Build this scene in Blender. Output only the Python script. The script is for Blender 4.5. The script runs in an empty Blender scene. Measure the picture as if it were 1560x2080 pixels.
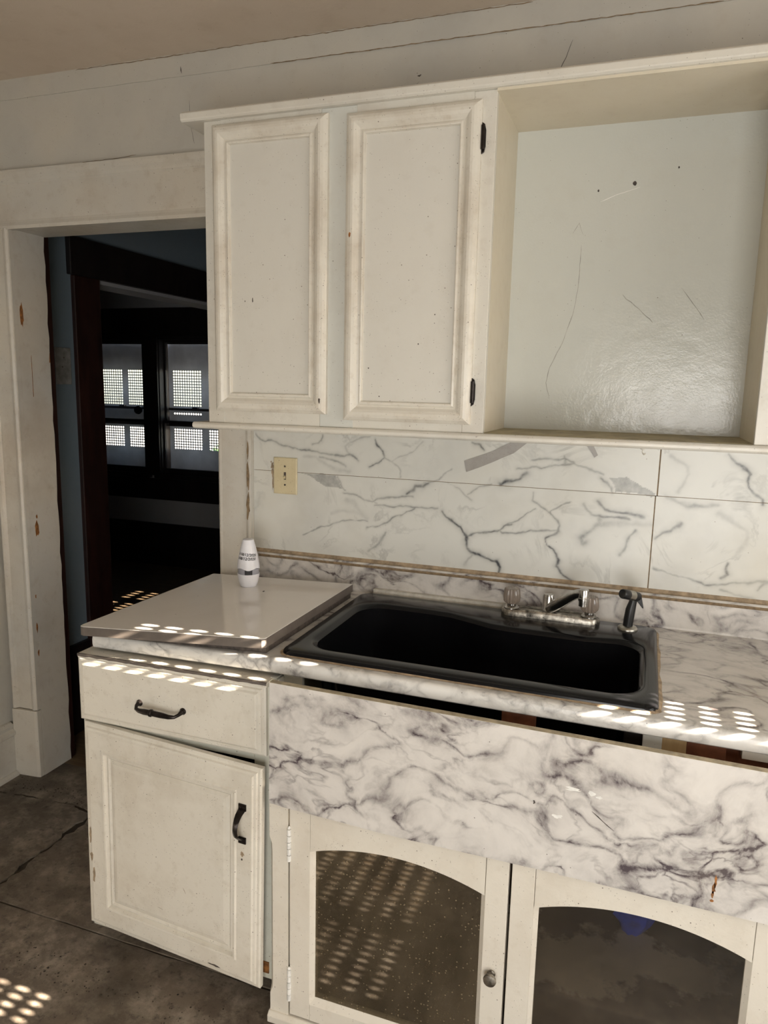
import bpy, math, random
import numpy as np
from mathutils import Vector, Matrix
random.seed(7)
SC = bpy.context.scene
COL = SC.collection
PI = math.pi

# ------------------------------------------------------------------ camera
cam_d = bpy.data.cameras.new('camera'); cam = bpy.data.objects.new('camera', cam_d); COL.objects.link(cam)
CX, CY, CZ, YAW, PITCH, ROLL, FPX = 1.20473, -2.06741, 1.52532, 0.33861, -0.16945, 0.02217, 1491.02
fw = Vector((-math.sin(YAW)*math.cos(PITCH), math.cos(YAW)*math.cos(PITCH), math.sin(PITCH)))
rt = Vector((math.cos(YAW), math.sin(YAW), 0)); up = rt.cross(fw)
rt2 = rt*math.cos(ROLL)+up*math.sin(ROLL); up2 = -rt*math.sin(ROLL)+up*math.cos(ROLL)
M = Matrix((rt2, up2, -fw)).transposed().to_4x4(); M.translation = (CX, CY, CZ); cam.matrix_world = M
cam_d.sensor_fit = 'HORIZONTAL'; cam_d.sensor_width = 36; cam_d.lens = FPX/1560*36; cam_d.clip_start = .02
SC.camera = cam

# ------------------------------------------------------------------ world, sun, window light, exposure
SUN_T = 0.388                                   # tangent of the sun's elevation; it shines along -X
w = bpy.data.worlds.new('sky'); SC.world = w; w.use_nodes = True
wn = w.node_tree; bg = wn.nodes['Background']
sky = wn.nodes.new('ShaderNodeTexSky'); sky.sky_type = 'NISHITA'; sky.sun_disc = False
sky.sun_elevation = math.atan(SUN_T); sky.sun_rotation = PI/2; sky.air_density = 1.0; sky.dust_density = 2.0
wn.links.new(sky.outputs[0], bg.inputs[0]); bg.inputs[1].default_value = 2.0
sun_d = bpy.data.lights.new('sun', 'SUN'); sun_d.energy = 140; sun_d.color = (1, .86, .70); sun_d.angle = math.radians(.2)
sun = bpy.data.objects.new('sun', sun_d); COL.objects.link(sun); sun.location = (6, -1, 4)
sun.rotation_euler = Vector((-1, 0.0, -SUN_T)).to_track_quat('-Z', 'Y').to_euler()
def area(name, loc, target, sx, sy, power, col):
    d = bpy.data.lights.new(name, 'AREA'); d.shape = 'RECTANGLE'; d.size = sx; d.size_y = sy; d.energy = power; d.color = col
    o = bpy.data.objects.new(name, d); COL.objects.link(o); o.location = loc
    o.rotation_euler = (Vector(target)-Vector(loc)).to_track_quat('-Z', 'Y').to_euler(); return o
area('daylight_rear_window', (1.55, -3.31, .88), (1.55, 0, .88), 1.16, 1.54, 66, (1, .97, .925))
area('daylight_side_window', (2.505, -1.12, 1.30), (0, -1.12, 1.30), 1.2, 1.25, 16, (1, .965, .915))
SC.view_settings.view_transform = 'Standard'; SC.view_settings.look = 'None'
SC.view_settings.gamma = 1; SC.view_settings.use_curve_mapping = False; SC.view_settings.exposure = -0.36

# ------------------------------------------------------------------ mesh helpers
class MB:
    def __init__(s): s.v = []; s.f = []
    def add(s, vs, fs):
        b = len(s.v); s.v += [tuple(q) for q in vs]; s.f += [tuple(b+i for i in f) for f in fs]; return s
    def box(s, x0, x1, y0, y1, z0, z1):
        return s.add([(x0,y0,z0),(x1,y0,z0),(x1,y1,z0),(x0,y1,z0),(x0,y0,z1),(x1,y0,z1),(x1,y1,z1),(x0,y1,z1)],
                     [(0,3,2,1),(4,5,6,7),(0,1,5,4),(1,2,6,5),(2,3,7,6),(3,0,4,7)])
    def prism(s, poly, ax, a, b):
        # poly: 2-D points; ax: axis of extrusion
        def P(p, t):
            if ax == 'y': return (p[0], t, p[1])
            if ax == 'z': return (p[0], p[1], t)
            return (t, p[0], p[1])
        n = len(poly)
        return s.add([P(p, a) for p in poly]+[P(p, b) for p in poly],
                     [tuple(range(n-1, -1, -1)), tuple(range(n, 2*n))]+[(i, (i+1) % n, n+(i+1) % n, n+i) for i in range(n)])
    def loft(s, rings, cap0=True, cap1=True, closed=True):
        n = len(rings[0]); b = len(s.v)
        for r in rings: s.v += [tuple(q) for q in r]
        m = n if closed else n-1
        for k in range(len(rings)-1):
            for i in range(m):
                j = (i+1) % n
                s.f.append((b+k*n+i, b+k*n+j, b+(k+1)*n+j, b+(k+1)*n+i))
        if cap0: s.f.append(tuple(b+i for i in range(n-1, -1, -1)))
        if cap1: s.f.append(tuple(b+(len(rings)-1)*n+i for i in range(n)))
        return s
    def lathe(s, prof, c, ax=(0,0,1), n=24, flute=0, fn=12):
        ax = Vector(ax).normalized(); t = Vector((1,0,0)) if abs(ax.x) < .9 else Vector((0,1,0))
        e1 = (t-ax*t.dot(ax)).normalized(); e2 = ax.cross(e1); c = Vector(c)
        rings = []
        for r, h in prof:
            ring = []
            for i in range(n):
                a = 2*PI*i/n; rr = r*(1+flute*math.cos(fn*a))
                ring.append(c+ax*h+e1*(rr*math.cos(a))+e2*(rr*math.sin(a)))
            rings.append(ring)
        return s.loft(rings)
    def tube(s, pts, rad, n=12):
        pts = [Vector(p) for p in pts]
        if not isinstance(rad, (list, tuple)): rad = [rad]*len(pts)
        rings = []; prev = None
        for i, p in enumerate(pts):
            d = (pts[min(i+1, len(pts)-1)]-pts[max(i-1, 0)]).normalized()
            if prev is None:
                t = Vector((0,0,1)) if abs(d.z) < .9 else Vector((1,0,0)); e = (t-d*t.dot(d)).normalized()
            else: e = (prev-d*prev.dot(d)).normalized()
            prev = e; g = d.cross(e)
            rings.append([p+e*(rad[i]*math.cos(2*PI*k/n))+g*(rad[i]*math.sin(2*PI*k/n)) for k in range(n)])
        return s.loft(rings)
    def map(s, fn): s.v = [tuple(fn(*q)) for q in s.v]; return s

def wloc(o):
    p = Vector((0,0,0))
    while o is not None: p += o.location; o = o.parent
    return p
def ob(name, mb, mat, parent=None, smooth=False, bevel=0, seg=2, label=None, cat=None, kind=None, group=None, rel=True):
    off = wloc(parent) if (parent is not None and rel) else Vector((0,0,0))
    me = bpy.data.meshes.new(name)
    me.from_pydata([(q[0]-off.x, q[1]-off.y, q[2]-off.z) for q in mb.v], [], mb.f)
    import bmesh
    bm = bmesh.new(); bm.from_mesh(me); bmesh.ops.recalc_face_normals(bm, faces=bm.faces); bm.to_mesh(me); bm.free()
    me.materials.append(mat)
    if smooth: me.shade_smooth() if hasattr(me, 'shade_smooth') else [setattr(p, 'use_smooth', True) for p in me.polygons]
    o = bpy.data.objects.new(name, me); COL.objects.link(o)
    if parent is not None: o.parent = parent
    if bevel:
        m = o.modifiers.new('bevel', 'BEVEL'); m.width = bevel; m.segments = seg; m.limit_method = 'ANGLE'; m.angle_limit = math.radians(40)
    if smooth and bevel == 0:
        try:
            m = o.modifiers.new('split', 'EDGE_SPLIT'); m.split_angle = math.radians(38)
        except Exception: pass
    for k, v in (('label', label), ('category', cat), ('kind', kind), ('group', group)):
        if v: o[k] = v
    return o
def empty(name, loc, label=None, cat=None, kind=None, group=None):
    o = bpy.data.objects.new(name, None); COL.objects.link(o); o.location = loc; o.empty_display_size = .05
    for k, v in (('label', label), ('category', cat), ('kind', kind), ('group', group)):
        if v: o[k] = v
    return o
def rr(x0, x1, y0, y1, r, ns=10, nc=8):
    """rounded rectangle loop, counter-clockwise from the front-left corner"""
    pts = []
    def line(a, b): pts.extend([(a[0]+(b[0]-a[0])*i/ns, a[1]+(b[1]-a[1])*i/ns) for i in range(ns)])
    def arc(cx, cy, a0): pts.extend([(cx+r*math.cos(a0+PI/2*i/nc), cy+r*math.sin(a0+PI/2*i/nc)) for i in range(nc)])
    line((x0+r, y0), (x1-r, y0)); arc(x1-r, y0+r, -PI/2)
    line((x1, y0+r), (x1, y1-r)); arc(x1-r, y1-r, 0)
    line((x1-r, y1), (x0+r, y1)); arc(x0+r, y1-r, PI/2)
    line((x0, y1-r), (x0, y0+r)); arc(x0+r, y0+r, PI)
    return pts
def ringdoor(x0, x1, z0, z1, yb, rings):
    """mitred moulded frame: rings of (inset, height towards the room)"""
    fr = MB(); L = []
    for ins, h in rings:
        L.append([(x0+ins, yb-h, z0+ins), (x1-ins, yb-h, z0+ins), (x1-ins, yb-h, z1-ins), (x0+ins, yb-h, z1-ins)])
    fr.loft(L, cap0=False, cap1=False)
    return fr, L[-1]
def blob(cx, cz, rx, rz, n=12, jit=.35, seed=0):
    rnd = random.Random(seed)
    return [(cx+rx*math.cos(2*PI*i/n)*(1+jit*(rnd.random()-.5)*2), cz+rz*math.sin(2*PI*i/n)*(1+jit*(rnd.random()-.5)*2)) for i in range(n)]
def ss(a, b, x):
    t = min(1, max(0, (x-a)/(b-a))); return t*t*(3-2*t)

# ------------------------------------------------------------------ materials
def nm(name):
    m = bpy.data.materials.new(name); m.use_nodes = True; nt = m.node_tree
    return m, nt, nt.nodes['Principled BSDF']
def node(nt, t, **kw):
    n = nt.nodes.new('ShaderNode'+t)
    for k, v in kw.items(): setattr(n, k, v)
    return n
def lk(nt, a, b): nt.links.new(a, b)
def coords(nt, scale=(1,1,1), loc=(0,0,0)):
    tc = node(nt, 'TexCoord'); mp = node(nt, 'Mapping'); mp.inputs['Scale'].default_value = scale; mp.inputs['Location'].default_value = loc
    lk(nt, tc.outputs['Object'], mp.inputs['Vector']); return mp.outputs[0]
def noise(nt, vec, scale, detail=5, rough=.55, dist=0):
    n = node(nt, 'TexNoise'); n.inputs['Scale'].default_value = scale; n.inputs['Detail'].default_value = detail
    n.inputs['Roughness'].default_value = rough; n.inputs['Distortion'].default_value = dist
    lk(nt, vec, n.inputs['Vector']); return n
def ramp(nt, val, *stops):
    r = node(nt, 'ValToRGB'); e = r.color_ramp.elements
    while len(e) > 1: e.remove(e[-1])
    for i, (p, c) in enumerate(stops):
        if i == 0: e[0].position = p; x = e[0]
        else: x = e.new(p)
        x.color = (c, c, c, 1) if not isinstance(c, tuple) else c+(1,)
    lk(nt, val, r.inputs[0]); return r.outputs[0]
def mix(nt, fac, a, b, bt='MIX'):
    m = node(nt, 'Mix', data_type='RGBA', blend_type=bt)
    for s, q in ((m.inputs[0], fac), (m.inputs[6], a), (m.inputs[7], b)):
        if isinstance(q, (int, float)): s.default_value = q
        elif isinstance(q, tuple): s.default_value = q+(1,)
        else: lk(nt, q, s)
    return m.outputs[2]
def mth(nt, op, a, b=None, clamp=False):
    m = node(nt, 'Math', operation=op, use_clamp=clamp)
    for s, q in ((m.inputs[0], a), (m.inputs[1], b)):
        if q is None: continue
        if isinstance(q, (int, float)): s.default_value = q
        else: lk(nt, q, s)
    return m.outputs[0]
def bump(nt, bs, h, strength, dist=.002):
    b = node(nt, 'Bump'); b.inputs['Strength'].default_value = strength; b.inputs['Distance'].default_value = dist
    lk(nt, h, b.inputs['Height']); lk(nt, b.outputs[0], bs.inputs['Normal'])
def specks(nt, vec, scale, size, keep=.5):
    v = node(nt, 'TexVoronoi'); v.inputs['Scale'].default_value = scale; lk(nt, vec, v.inputs['Vector'])
    d = ramp(nt, v.outputs['Distance'], (0, 1.0), (size*.6, 1.0), (size, 0.0))
    sep = node(nt, 'SeparateColor'); lk(nt, v.outputs['Color'], sep.inputs[0])
    k = mth(nt, 'LESS_THAN', sep.outputs[0], keep)
    return mth(nt, 'MULTIPLY', d, k)

def painted(name, col, dirt=(.30,.22,.14), amt=.35, spk=.5, rough=.45, bmp=.25, scale=4.0, spkcol=(.10,.07,.05), second=None):
    m, nt, bs = nm(name); c = coords(nt)
    n1 = noise(nt, c, scale, 8, .62); n2 = noise(nt, c, scale*9, 5, .6); n3 = noise(nt, c, 2.2, 3)
    base = col
    if second: base = mix(nt, ramp(nt, n3.outputs[0], (.38, 0.), (.62, 1.)), col, second)
    g = mth(nt, 'MULTIPLY', ramp(nt, n1.outputs[0], (.48, 0.), (.78, 1.)), amt)
    a = mix(nt, g, base, dirt)
    g2 = mth(nt, 'MULTIPLY', ramp(nt, n2.outputs[0], (.55, 0.), (.80, 1.)), amt*.6)
    a = mix(nt, g2, a, dirt)
    s1 = mth(nt, 'MULTIPLY', specks(nt, c, 46, .075, .42*spk), .85)
    a = mix(nt, s1, a, spkcol)
    s2 = mth(nt, 'MULTIPLY', specks(nt, c, 120, .13, .5*spk), .6)
    a = mix(nt, s2, a, spkcol)
    nk = noise(nt, c, scale*2.3, 6, .6)
    s3 = mth(nt, 'MULTIPLY', specks(nt, c, 210, .24, .75), mth(nt, 'MULTIPLY', ramp(nt, nk.outputs[0], (.56, 0.), (.70, 1.)), min(.75, .6*spk)))
    a = mix(nt, s3, a, tuple(q*1.6 for q in spkcol))
    lk(nt, a, bs.inputs['Base Color'])
    lk(nt, mth(nt, 'ADD', mth(nt, 'MULTIPLY', n2.outputs[0], .25), rough-.12), bs.inputs['Roughness'])
    h = mth(nt, 'ADD', noise(nt, c, 22, 4).outputs[0], mth(nt, 'MULTIPLY', noise(nt, c, 160, 3).outputs[0], .35))
    bump(nt, bs, h, bmp, .003); return m
def plain(name, col, rough=.5, metal=0, var=.15, scale=20, bmp=.1, spec=.5):
    m, nt, bs = nm(name); c = coords(nt); n = noise(nt, c, scale, 5)
    dk = tuple(q*(1-var*2) for q in col); lt = tuple(min(1, q*(1+var)) for q in col)
    lk(nt, mix(nt, ramp(nt, n.outputs[0], (.3, 0.), (.7, 1.)), dk, lt), bs.inputs['Base Color'])
    bs.inputs['Roughness'].default_value = rough; bs.inputs['Metallic'].default_value = metal
    bs.inputs['Specular IOR Level'].default_value = spec
    if bmp: bump(nt, bs, n.outputs[0], bmp, .002)
    return m
def wood(name, a, b, scale=(3, 3, 40), rough=.5):
    m, nt, bs = nm(name); c = coords(nt, scale); n = noise(nt, c, 1.6, 7, .65, 1.2)
    lk(nt, mix(nt, ramp(nt, n.outputs[0], (.35, 0.), (.66, 1.)), a, b), bs.inputs['Base Color'])
    bs.inputs['Roughness'].default_value = rough; bump(nt, bs, n.outputs[0], .15, .002); return m

MT = {}
MT['wall'] = painted('wall_paint', (.56,.525,.455), amt=.25, spk=.35, rough=.55, bmp=.35, scale=2.2, second=(.51,.50,.46))
MT['ceiling'] = painted('ceiling_paint', (.60,.515,.42), dirt=(.36,.27,.18), amt=.45, spk=.1, rough=.8, bmp=.25, scale=1.2)
MT['trim'] = painted('trim_paint', (.60,.555,.475), amt=.48, spk=.9, rough=.42, bmp=.3, scale=3.2, second=(.55,.53,.48))
MT['cab'] = painted('cabinet_paint', (.68,.65,.575), amt=.28, spk=1.0, rough=.36, bmp=.22, scale=3.6, second=(.66,.64,.58))
MT['cabgrey'] = painted('frame_paint', (.62,.625,.58), amt=.25, spk=.9, rough=.40, bmp=.2, scale=3.0)
MT['door'] = painted('moulded_door_paint', (.69,.655,.575), dirt=(.34,.25,.16), amt=.52, spk=1.2, rough=.33, bmp=.25, scale=5)
MT['panel'] = painted('door_panel_paint', (.66,.64,.58), dirt=(.42,.36,.28), amt=.22, spk=.7, rough=.40, bmp=.15, scale=3)
MT['cream'] = painted('cream_niche_paint', (.66,.60,.475), amt=.15, spk=.2, rough=.45, bmp=.2, scale=3)
MT['nicheback'] = painted('glossy_plaster_paint', (.57,.58,.535), dirt=(.46,.42,.34), amt=.22, spk=.15, rough=.17, bmp=.32, scale=2.5)
MT['base'] = painted('base_cabinet_paint', (.69,.655,.575), dirt=(.32,.25,.16), amt=.42, spk=1.3, rough=.38, bmp=.2, scale=4.5)
MT['basegreen'] = painted('base_frame_paint', (.60,.60,.52), dirt=(.30,.26,.16), amt=.35, spk=.8, rough=.4, bmp=.2, scale=5)
MT['lower'] = painted('sink_cabinet_paint', (.70,.655,.57), dirt=(.36,.27,.17), amt=.30, spk=1.3, rough=.36, bmp=.25, scale=4)
MT['whiteboard'] = painted('white_laminate', (.80,.765,.725), dirt=(.55,.50,.44), amt=.2, spk=.12, rough=.10, bmp=.03, scale=2.5)
MT['edgebrown'] = plain('laminate_edge', (.125,.105,.09), .6, var=.10, scale=30)
MT['chip'] = plain('bare_wood_chip', (.30,.12,.03), .7, var=.3, scale=80)
MT['mark'] = plain('dark_mark', (.075,.06,.05), .7, var=.3, scale=80)
MT['scratch'] = plain('pale_scratch', (.36,.35,.31), .6, var=.2, scale=60)
MT['scratchlight'] = plain('white_chip', (.80,.79,.75), .6, var=.1, scale=60)
MT['grime'] = plain('brown_grime', (.23,.16,.09), .75, var=.2, scale=90, bmp=.4)
MT['caulk'] = plain('old_caulk', (.36,.27,.175), .75, var=.22, scale=60, bmp=.4)
MT['whitestrip'] = plain('white_caulk_strip', (.60,.57,.50), .6, var=.12, scale=50)
MT['blackenamel'] = plain('black_enamel', (.006,.006,.007), .16, var=.2, scale=5, bmp=0, spec=.28)
MT['chrome'] = plain('worn_chrome', (.55,.53,.50), .20, 1, var=.2, scale=45, bmp=.15)
MT['oldchrome'] = plain('corroded_chrome', (.42,.39,.34), .34, 1, var=.45, scale=60, bmp=.4)
MT['nickel'] = plain('dull_nickel', (.50,.48,.43), .33, 1, var=.15, scale=60)
MT['blackplastic'] = plain('black_plastic', (.012,.012,.013), .38, var=.2, scale=30, bmp=.05)
MT['darkmetal'] = plain('oil_rubbed_bronze', (.030,.024,.022), .30, .7, var=.3, scale=60)
MT['white_plastic'] = plain('white_plastic', (.74,.74,.78), .35, var=.03, scale=20, bmp=0)
MT['grey_plastic'] = plain('grey_plastic', (.33,.33,.37), .3, var=.08, scale=20, bmp=0)
MT['ink'] = plain('black_ink', (.012,.012,.014), .5, var=.1, bmp=0)
MT['ivory'] = painted('ivory_plate', (.60,.52,.335), dirt=(.32,.22,.10), amt=.35, spk=1.0, rough=.4, bmp=.1, scale=14)
MT['tape'] = painted('silver_tape', (.34,.32,.295), dirt=(.2,.18,.15), amt=.4, spk=.8, rough=.4, bmp=.3, scale=30)
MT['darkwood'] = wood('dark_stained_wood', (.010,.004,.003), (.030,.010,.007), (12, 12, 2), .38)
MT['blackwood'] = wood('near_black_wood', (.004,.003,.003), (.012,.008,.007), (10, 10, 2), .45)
MT['redwood'] = wood('red_brown_plywood', (.12,.04,.02), (.24,.085,.04), (10, 40, 8))
MT['pine'] = wood('pine_block', (.42,.29,.14), (.52,.37,.19), (30, 30, 3))
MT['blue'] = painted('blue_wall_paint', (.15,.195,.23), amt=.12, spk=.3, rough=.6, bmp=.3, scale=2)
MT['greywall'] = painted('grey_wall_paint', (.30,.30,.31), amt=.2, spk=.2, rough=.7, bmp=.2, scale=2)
MT['steel'] = plain('painted_steel_screen', (.62,.62,.64), .5, .0, var=.08, scale=10)
MT['blueplastic'] = plain('blue_bag', (.02,.06,.60), .4, var=.3, scale=20, bmp=.3)
MT['ground'] = plain('pale_gravel', (.14,.135,.12), .9, var=.25, scale=2)
MT['leaf'] = plain('hedge_leaves', (.10,.22,.04), .7, var=.5, scale=9)
MT['farfloor'] = wood('far_floorboards', (.10,.065,.035), (.16,.11,.06), (3, 30, 3), .6)

def marble_counter(name, tint=(.15,.125,.13), base=(.66,.635,.60), s=1.0, dens=1.0):
    m, nt, bs = nm(name); c = coords(nt)
    def warp(vec, scale, amt, det=3):
        wv = noise(nt, vec, scale, det, .55)
        sb = node(nt, 'VectorMath', operation='SUBTRACT'); lk(nt, wv.outputs['Color'], sb.inputs[0]); sb.inputs[1].default_value = (.5,.5,.5)
        scv = node(nt, 'VectorMath', operation='SCALE'); lk(nt, sb.outputs[0], scv.inputs[0]); scv.inputs['Scale'].default_value = amt
        ad = node(nt, 'VectorMath', operation='ADD'); lk(nt, vec, ad.inputs[0]); lk(nt, scv.outputs[0], ad.inputs[1]); return ad.outputs[0]
    p1 = warp(c, 4*s, .16/s, 2); p1 = warp(p1, 22*s, .028/s, 4)
    mp = node(nt, 'Mapping'); mp.inputs['Scale'].default_value = (.62, 1.1, 1.15); mp.inputs['Rotation'].default_value = (0, .30, 0); lk(nt, p1, mp.inputs['Vector']); p2 = mp.outputs[0]
    def ridge(scale, w, seed, det=2.0):
        mpp = node(nt, 'Mapping'); mpp.inputs['Location'].default_value = (seed, seed*.7, seed*1.3); lk(nt, p2, mpp.inputs['Vector'])
        n = noise(nt, mpp.outputs[0], scale*s, det, .5)
        a = mth(nt, 'ABSOLUTE', mth(nt, 'SUBTRACT', n.outputs[0], .5))
        thin = ramp(nt, a, (0, 1.), (w*.4, .55), (w, 0.)); wide = ramp(nt, a, (0, 1.), (w*2.2, .45), (w*5, 0.)); return thin, wide
    k1 = ramp(nt, noise(nt, c, 6*s, 5).outputs[0], (.40, 0.), (.62, 1.)); k2 = ramp(nt, noise(nt, p1, 5*s, 6, .65).outputs[0], (.38, 0.), (.60, 1.))
    t1, w1 = ridge(5.5, .030, 3.1); t2, w2 = ridge(9.0, .034, 7.7); t3, w3 = ridge(16, .05, 12.3, 3)
    fine = noise(nt, p1, 38*s, 6, .65).outputs[0]; brk = ramp(nt, fine, (.32, .35), (.62, 1.))
    v = mth(nt, 'MULTIPLY', mth(nt, 'MULTIPLY', t1, brk), mth(nt, 'ADD', mth(nt, 'MULTIPLY', k1, .65), .30))
    v = mth(nt, 'MAXIMUM', v, mth(nt, 'MULTIPLY', mth(nt, 'MULTIPLY', t2, brk), mth(nt, 'MULTIPLY', k2, .85)))
    v = mth(nt, 'MAXIMUM', v, mth(nt, 'MULTIPLY', mth(nt, 'MULTIPLY', t3, k1), mth(nt, 'MULTIPLY', k2, .6)))
    cl = mth(nt, 'MULTIPLY', mth(nt, 'MULTIPLY', mth(nt, 'MAXIMUM', w1, w2), k2), ramp(nt, fine, (.30, .15), (.68, .62)))
    f = mth(nt, 'MULTIPLY', mth(nt, 'ADD', mth(nt, 'MULTIPLY', v, .85), mth(nt, 'MULTIPLY', cl, .75), True), dens, True)
    a = mix(nt, f, base, tint)
    st = mth(nt, 'MULTIPLY', ramp(nt, noise(nt, c, 2.4, 4).outputs[0], (.5, 0.), (.75, 1.)), .22)
    a = mix(nt, st, a, (.50,.43,.32))
    a = mix(nt, mth(nt, 'MULTIPLY', specks(nt, c, 40, .06, .3), .7), a, (.07,.05,.04))
    lk(nt, a, bs.inputs['Base Color']); bs.inputs['Roughness'].default_value = .27
    bump(nt, bs, noise(nt, c, 60, 3).outputs[0], .04, .002); return m
MT['marble'] = marble_counter('marble_laminate', (.080,.062,.070), (.68,.65,.61), 1.0, 1.2)
MT['marblelight'] = marble_counter('marble_laminate_edge', (.15,.14,.14), (.70,.685,.65), 1.3, .8)

def marble_splash(name):
    m, nt, bs = nm(name); c = coords(nt)
    at = node(nt, 'Attribute'); at.attribute_name = 'vein'
    n = noise(nt, c, 5.5, 6, .6, .8); a0 = mth(nt, 'ABSOLUTE', mth(nt, 'SUBTRACT', n.outputs[0], .5))
    faint = mth(nt, 'MULTIPLY', ramp(nt, a0, (0, 1.), (.035, 0.)), mth(nt, 'MULTIPLY', ramp(nt, noise(nt, c, 6, 2).outputs[0], (.45, 0.), (.65, 1.)), .30))
    soft = mth(nt, 'MULTIPLY', ramp(nt, noise(nt, c, 4, 5).outputs[0], (.5, 0.), (.8, 1.)), .22)
    brk = mth(nt, 'MULTIPLY', mth(nt, 'MULTIPLY', at.outputs['Fac'], 1.25, True), ramp(nt, noise(nt, c, 55, 4).outputs[0], (.25, .55), (.6, 1.)))
    f = mth(nt, 'MAXIMUM', mth(nt, 'MAXIMUM', brk, faint), soft)
    a = mix(nt, f, (.64,.635,.59), (.050,.053,.058))
    dirt = mth(nt, 'MULTIPLY', ramp(nt, noise(nt, c, 2.6, 6).outputs[0], (.48, 0.), (.75, 1.)), .38)
    a = mix(nt, dirt, a, (.50,.45,.33))
    a = mix(nt, mth(nt, 'MULTIPLY', specks(nt, c, 45, .06, .22), .8), a, (.10,.06,.04))
    lk(nt, a, bs.inputs['Base Color']); bs.inputs['Roughness'].default_value = .33
    bump(nt, bs, noise(nt, c, 40, 3).outputs[0], .05, .002); return m
MT['splash'] = marble_splash('marble_backsplash')

def vinyl(name):
    m, nt, bs = nm(name); tc = node(nt, 'TexCoord'); mp = node(nt, 'Mapping')
    mp.inputs['Rotation'].default_value = (0, 0, .06); lk(nt, tc.outputs['Object'], mp.inputs['Vector']); c = mp.outputs[0]
    br = node(nt, 'TexBrick'); lk(nt, c, br.inputs['Vector']); br.offset = .5; br.squash = 1
    br.inputs['Scale'].default_value = 1; br.inputs['Brick Width'].default_value = .30; br.inputs['Row Height'].default_value = .15
    br.inputs['Mortar Size'].default_value = .004; br.inputs['Mortar Smooth'].default_value = .6
    br.inputs['Color1'].default_value = (.105,.083,.064,1); br.inputs['Color2'].default_value = (.150,.124,.097,1); br.inputs['Mortar'].default_value = (.13,.105,.08,1)
    n = noise(nt, c, 14, 9, .72); g = noise(nt, c, 2.6, 7, .66); n3 = noise(nt, c, 45, 6, .65); n4 = noise(nt, c, 1.1, 4)
    a = mix(nt, ramp(nt, n.outputs[0], (.46, 0.), (.62, .85)), br.outputs['Color'], (.30,.26,.21))
    a = mix(nt, ramp(nt, n4.outputs[0], (.42, 0.), (.60, .35)), a, (.20,.15,.10))
    a = mix(nt, ramp(nt, g.outputs[0], (.45, 0.), (.64, .88)), a, (.045,.034,.023))
    a = mix(nt, ramp(nt, n3.outputs[0], (.55, 0.), (.70, .75)), a, (.035,.027,.019))
    lk(nt, a, bs.inputs['Base Color']); bs.inputs['Roughness'].default_value = .55
    bump(nt, bs, n3.outputs[0], .35, .003); return m
MT['vinyl'] = vinyl('worn_vinyl_print')
MT['subfloor'] = plain('dirty_subfloor', (.045,.033,.022), .9, var=.4, scale=25, bmp=.5)

def glass(name, rough=.02, tint=(1,1,1), dirt=0, dirtcol=(.25,.2,.13), spk=0, refl=1.0):
    m, nt, bs = nm(name); nt.nodes.remove(bs); out = nt.nodes['Material Output']; c = coords(nt)
    tr = node(nt, 'BsdfTransparent'); tr.inputs[0].default_value = tint+(1,)
    gl = node(nt, 'BsdfGlossy'); gl.inputs['Roughness'].default_value = rough; gl.inputs[0].default_value = (1,1,1,1)
    fr = node(nt, 'Fresnel'); fr.inputs[0].default_value = 1.5
    ms = node(nt, 'MixShader'); lk(nt, mth(nt, 'MULTIPLY', fr.outputs[0], refl, True), ms.inputs[0]); lk(nt, tr.outputs[0], ms.inputs[1]); lk(nt, gl.outputs[0], ms.inputs[2])
    last = ms
    if dirt:
        df = node(nt, 'BsdfDiffuse'); df.inputs[0].default_value = dirtcol+(1,)
        n = noise(nt, coords(nt, (1, 1, .35)), 9, 8, .65); n2 = noise(nt, c, 55, 4)
        k = mth(nt, 'MULTIPLY', ramp(nt, n.outputs[0], (.30, .25), (.75, 1.)), dirt)
        k = mth(nt, 'ADD', k, mth(nt, 'MULTIPLY', ramp(nt, n2.outputs[0], (.60, 0.), (.78, 1.)), .35*dirt))
        if spk: k = mth(nt, 'ADD', k, mth(nt, 'MULTIPLY', specks(nt, c, 130, .28, .35), spk), True)
        m2 = node(nt, 'MixShader'); lk(nt, k, m2.inputs[0]); lk(nt, last.outputs[0], m2.inputs[1]); lk(nt, df.outputs[0], m2.inputs[2]); last = m2
    lk(nt, last.outputs[0], out.inputs[0]); return m
MT['pane'] = glass('window_glass')
MT['dirtyglass'] = glass('dirty_door_glass', .03, (.5,.45,.36), .26, (.27,.215,.14), .5, 2.2)
MT['clearglass'] = glass('door_glass', .02, (.85,.82,.76), .02, (.25,.2,.15), .06, .8)
def acrylic(name):
    m, nt, bs = nm(name); bs.inputs['Base Color'].default_value = (.44,.37,.31,1); bs.inputs['Roughness'].default_value = .12
    bs.inputs['Transmission Weight'].default_value = .6; bs.inputs['IOR'].default_value = 1.45; return m
MT['acrylic'] = acrylic('cloudy_acrylic')
def peel(name):
    m, nt, bs = nm(name); c = coords(nt); n = noise(nt, c, 2.6, 7, .6)
    a = mix(nt, ramp(nt, n.outputs[0], (.485, 0.), (.515, 1.)), (.42,.37,.31), (.095,.06,.04))
    lk(nt, a, bs.inputs['Base Color']); bs.inputs['Roughness'].default_value = .8; bump(nt, bs, n.outputs[0], .3, .003); return m
MT['peel'] = peel('peeling_shelf_paint')

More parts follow.
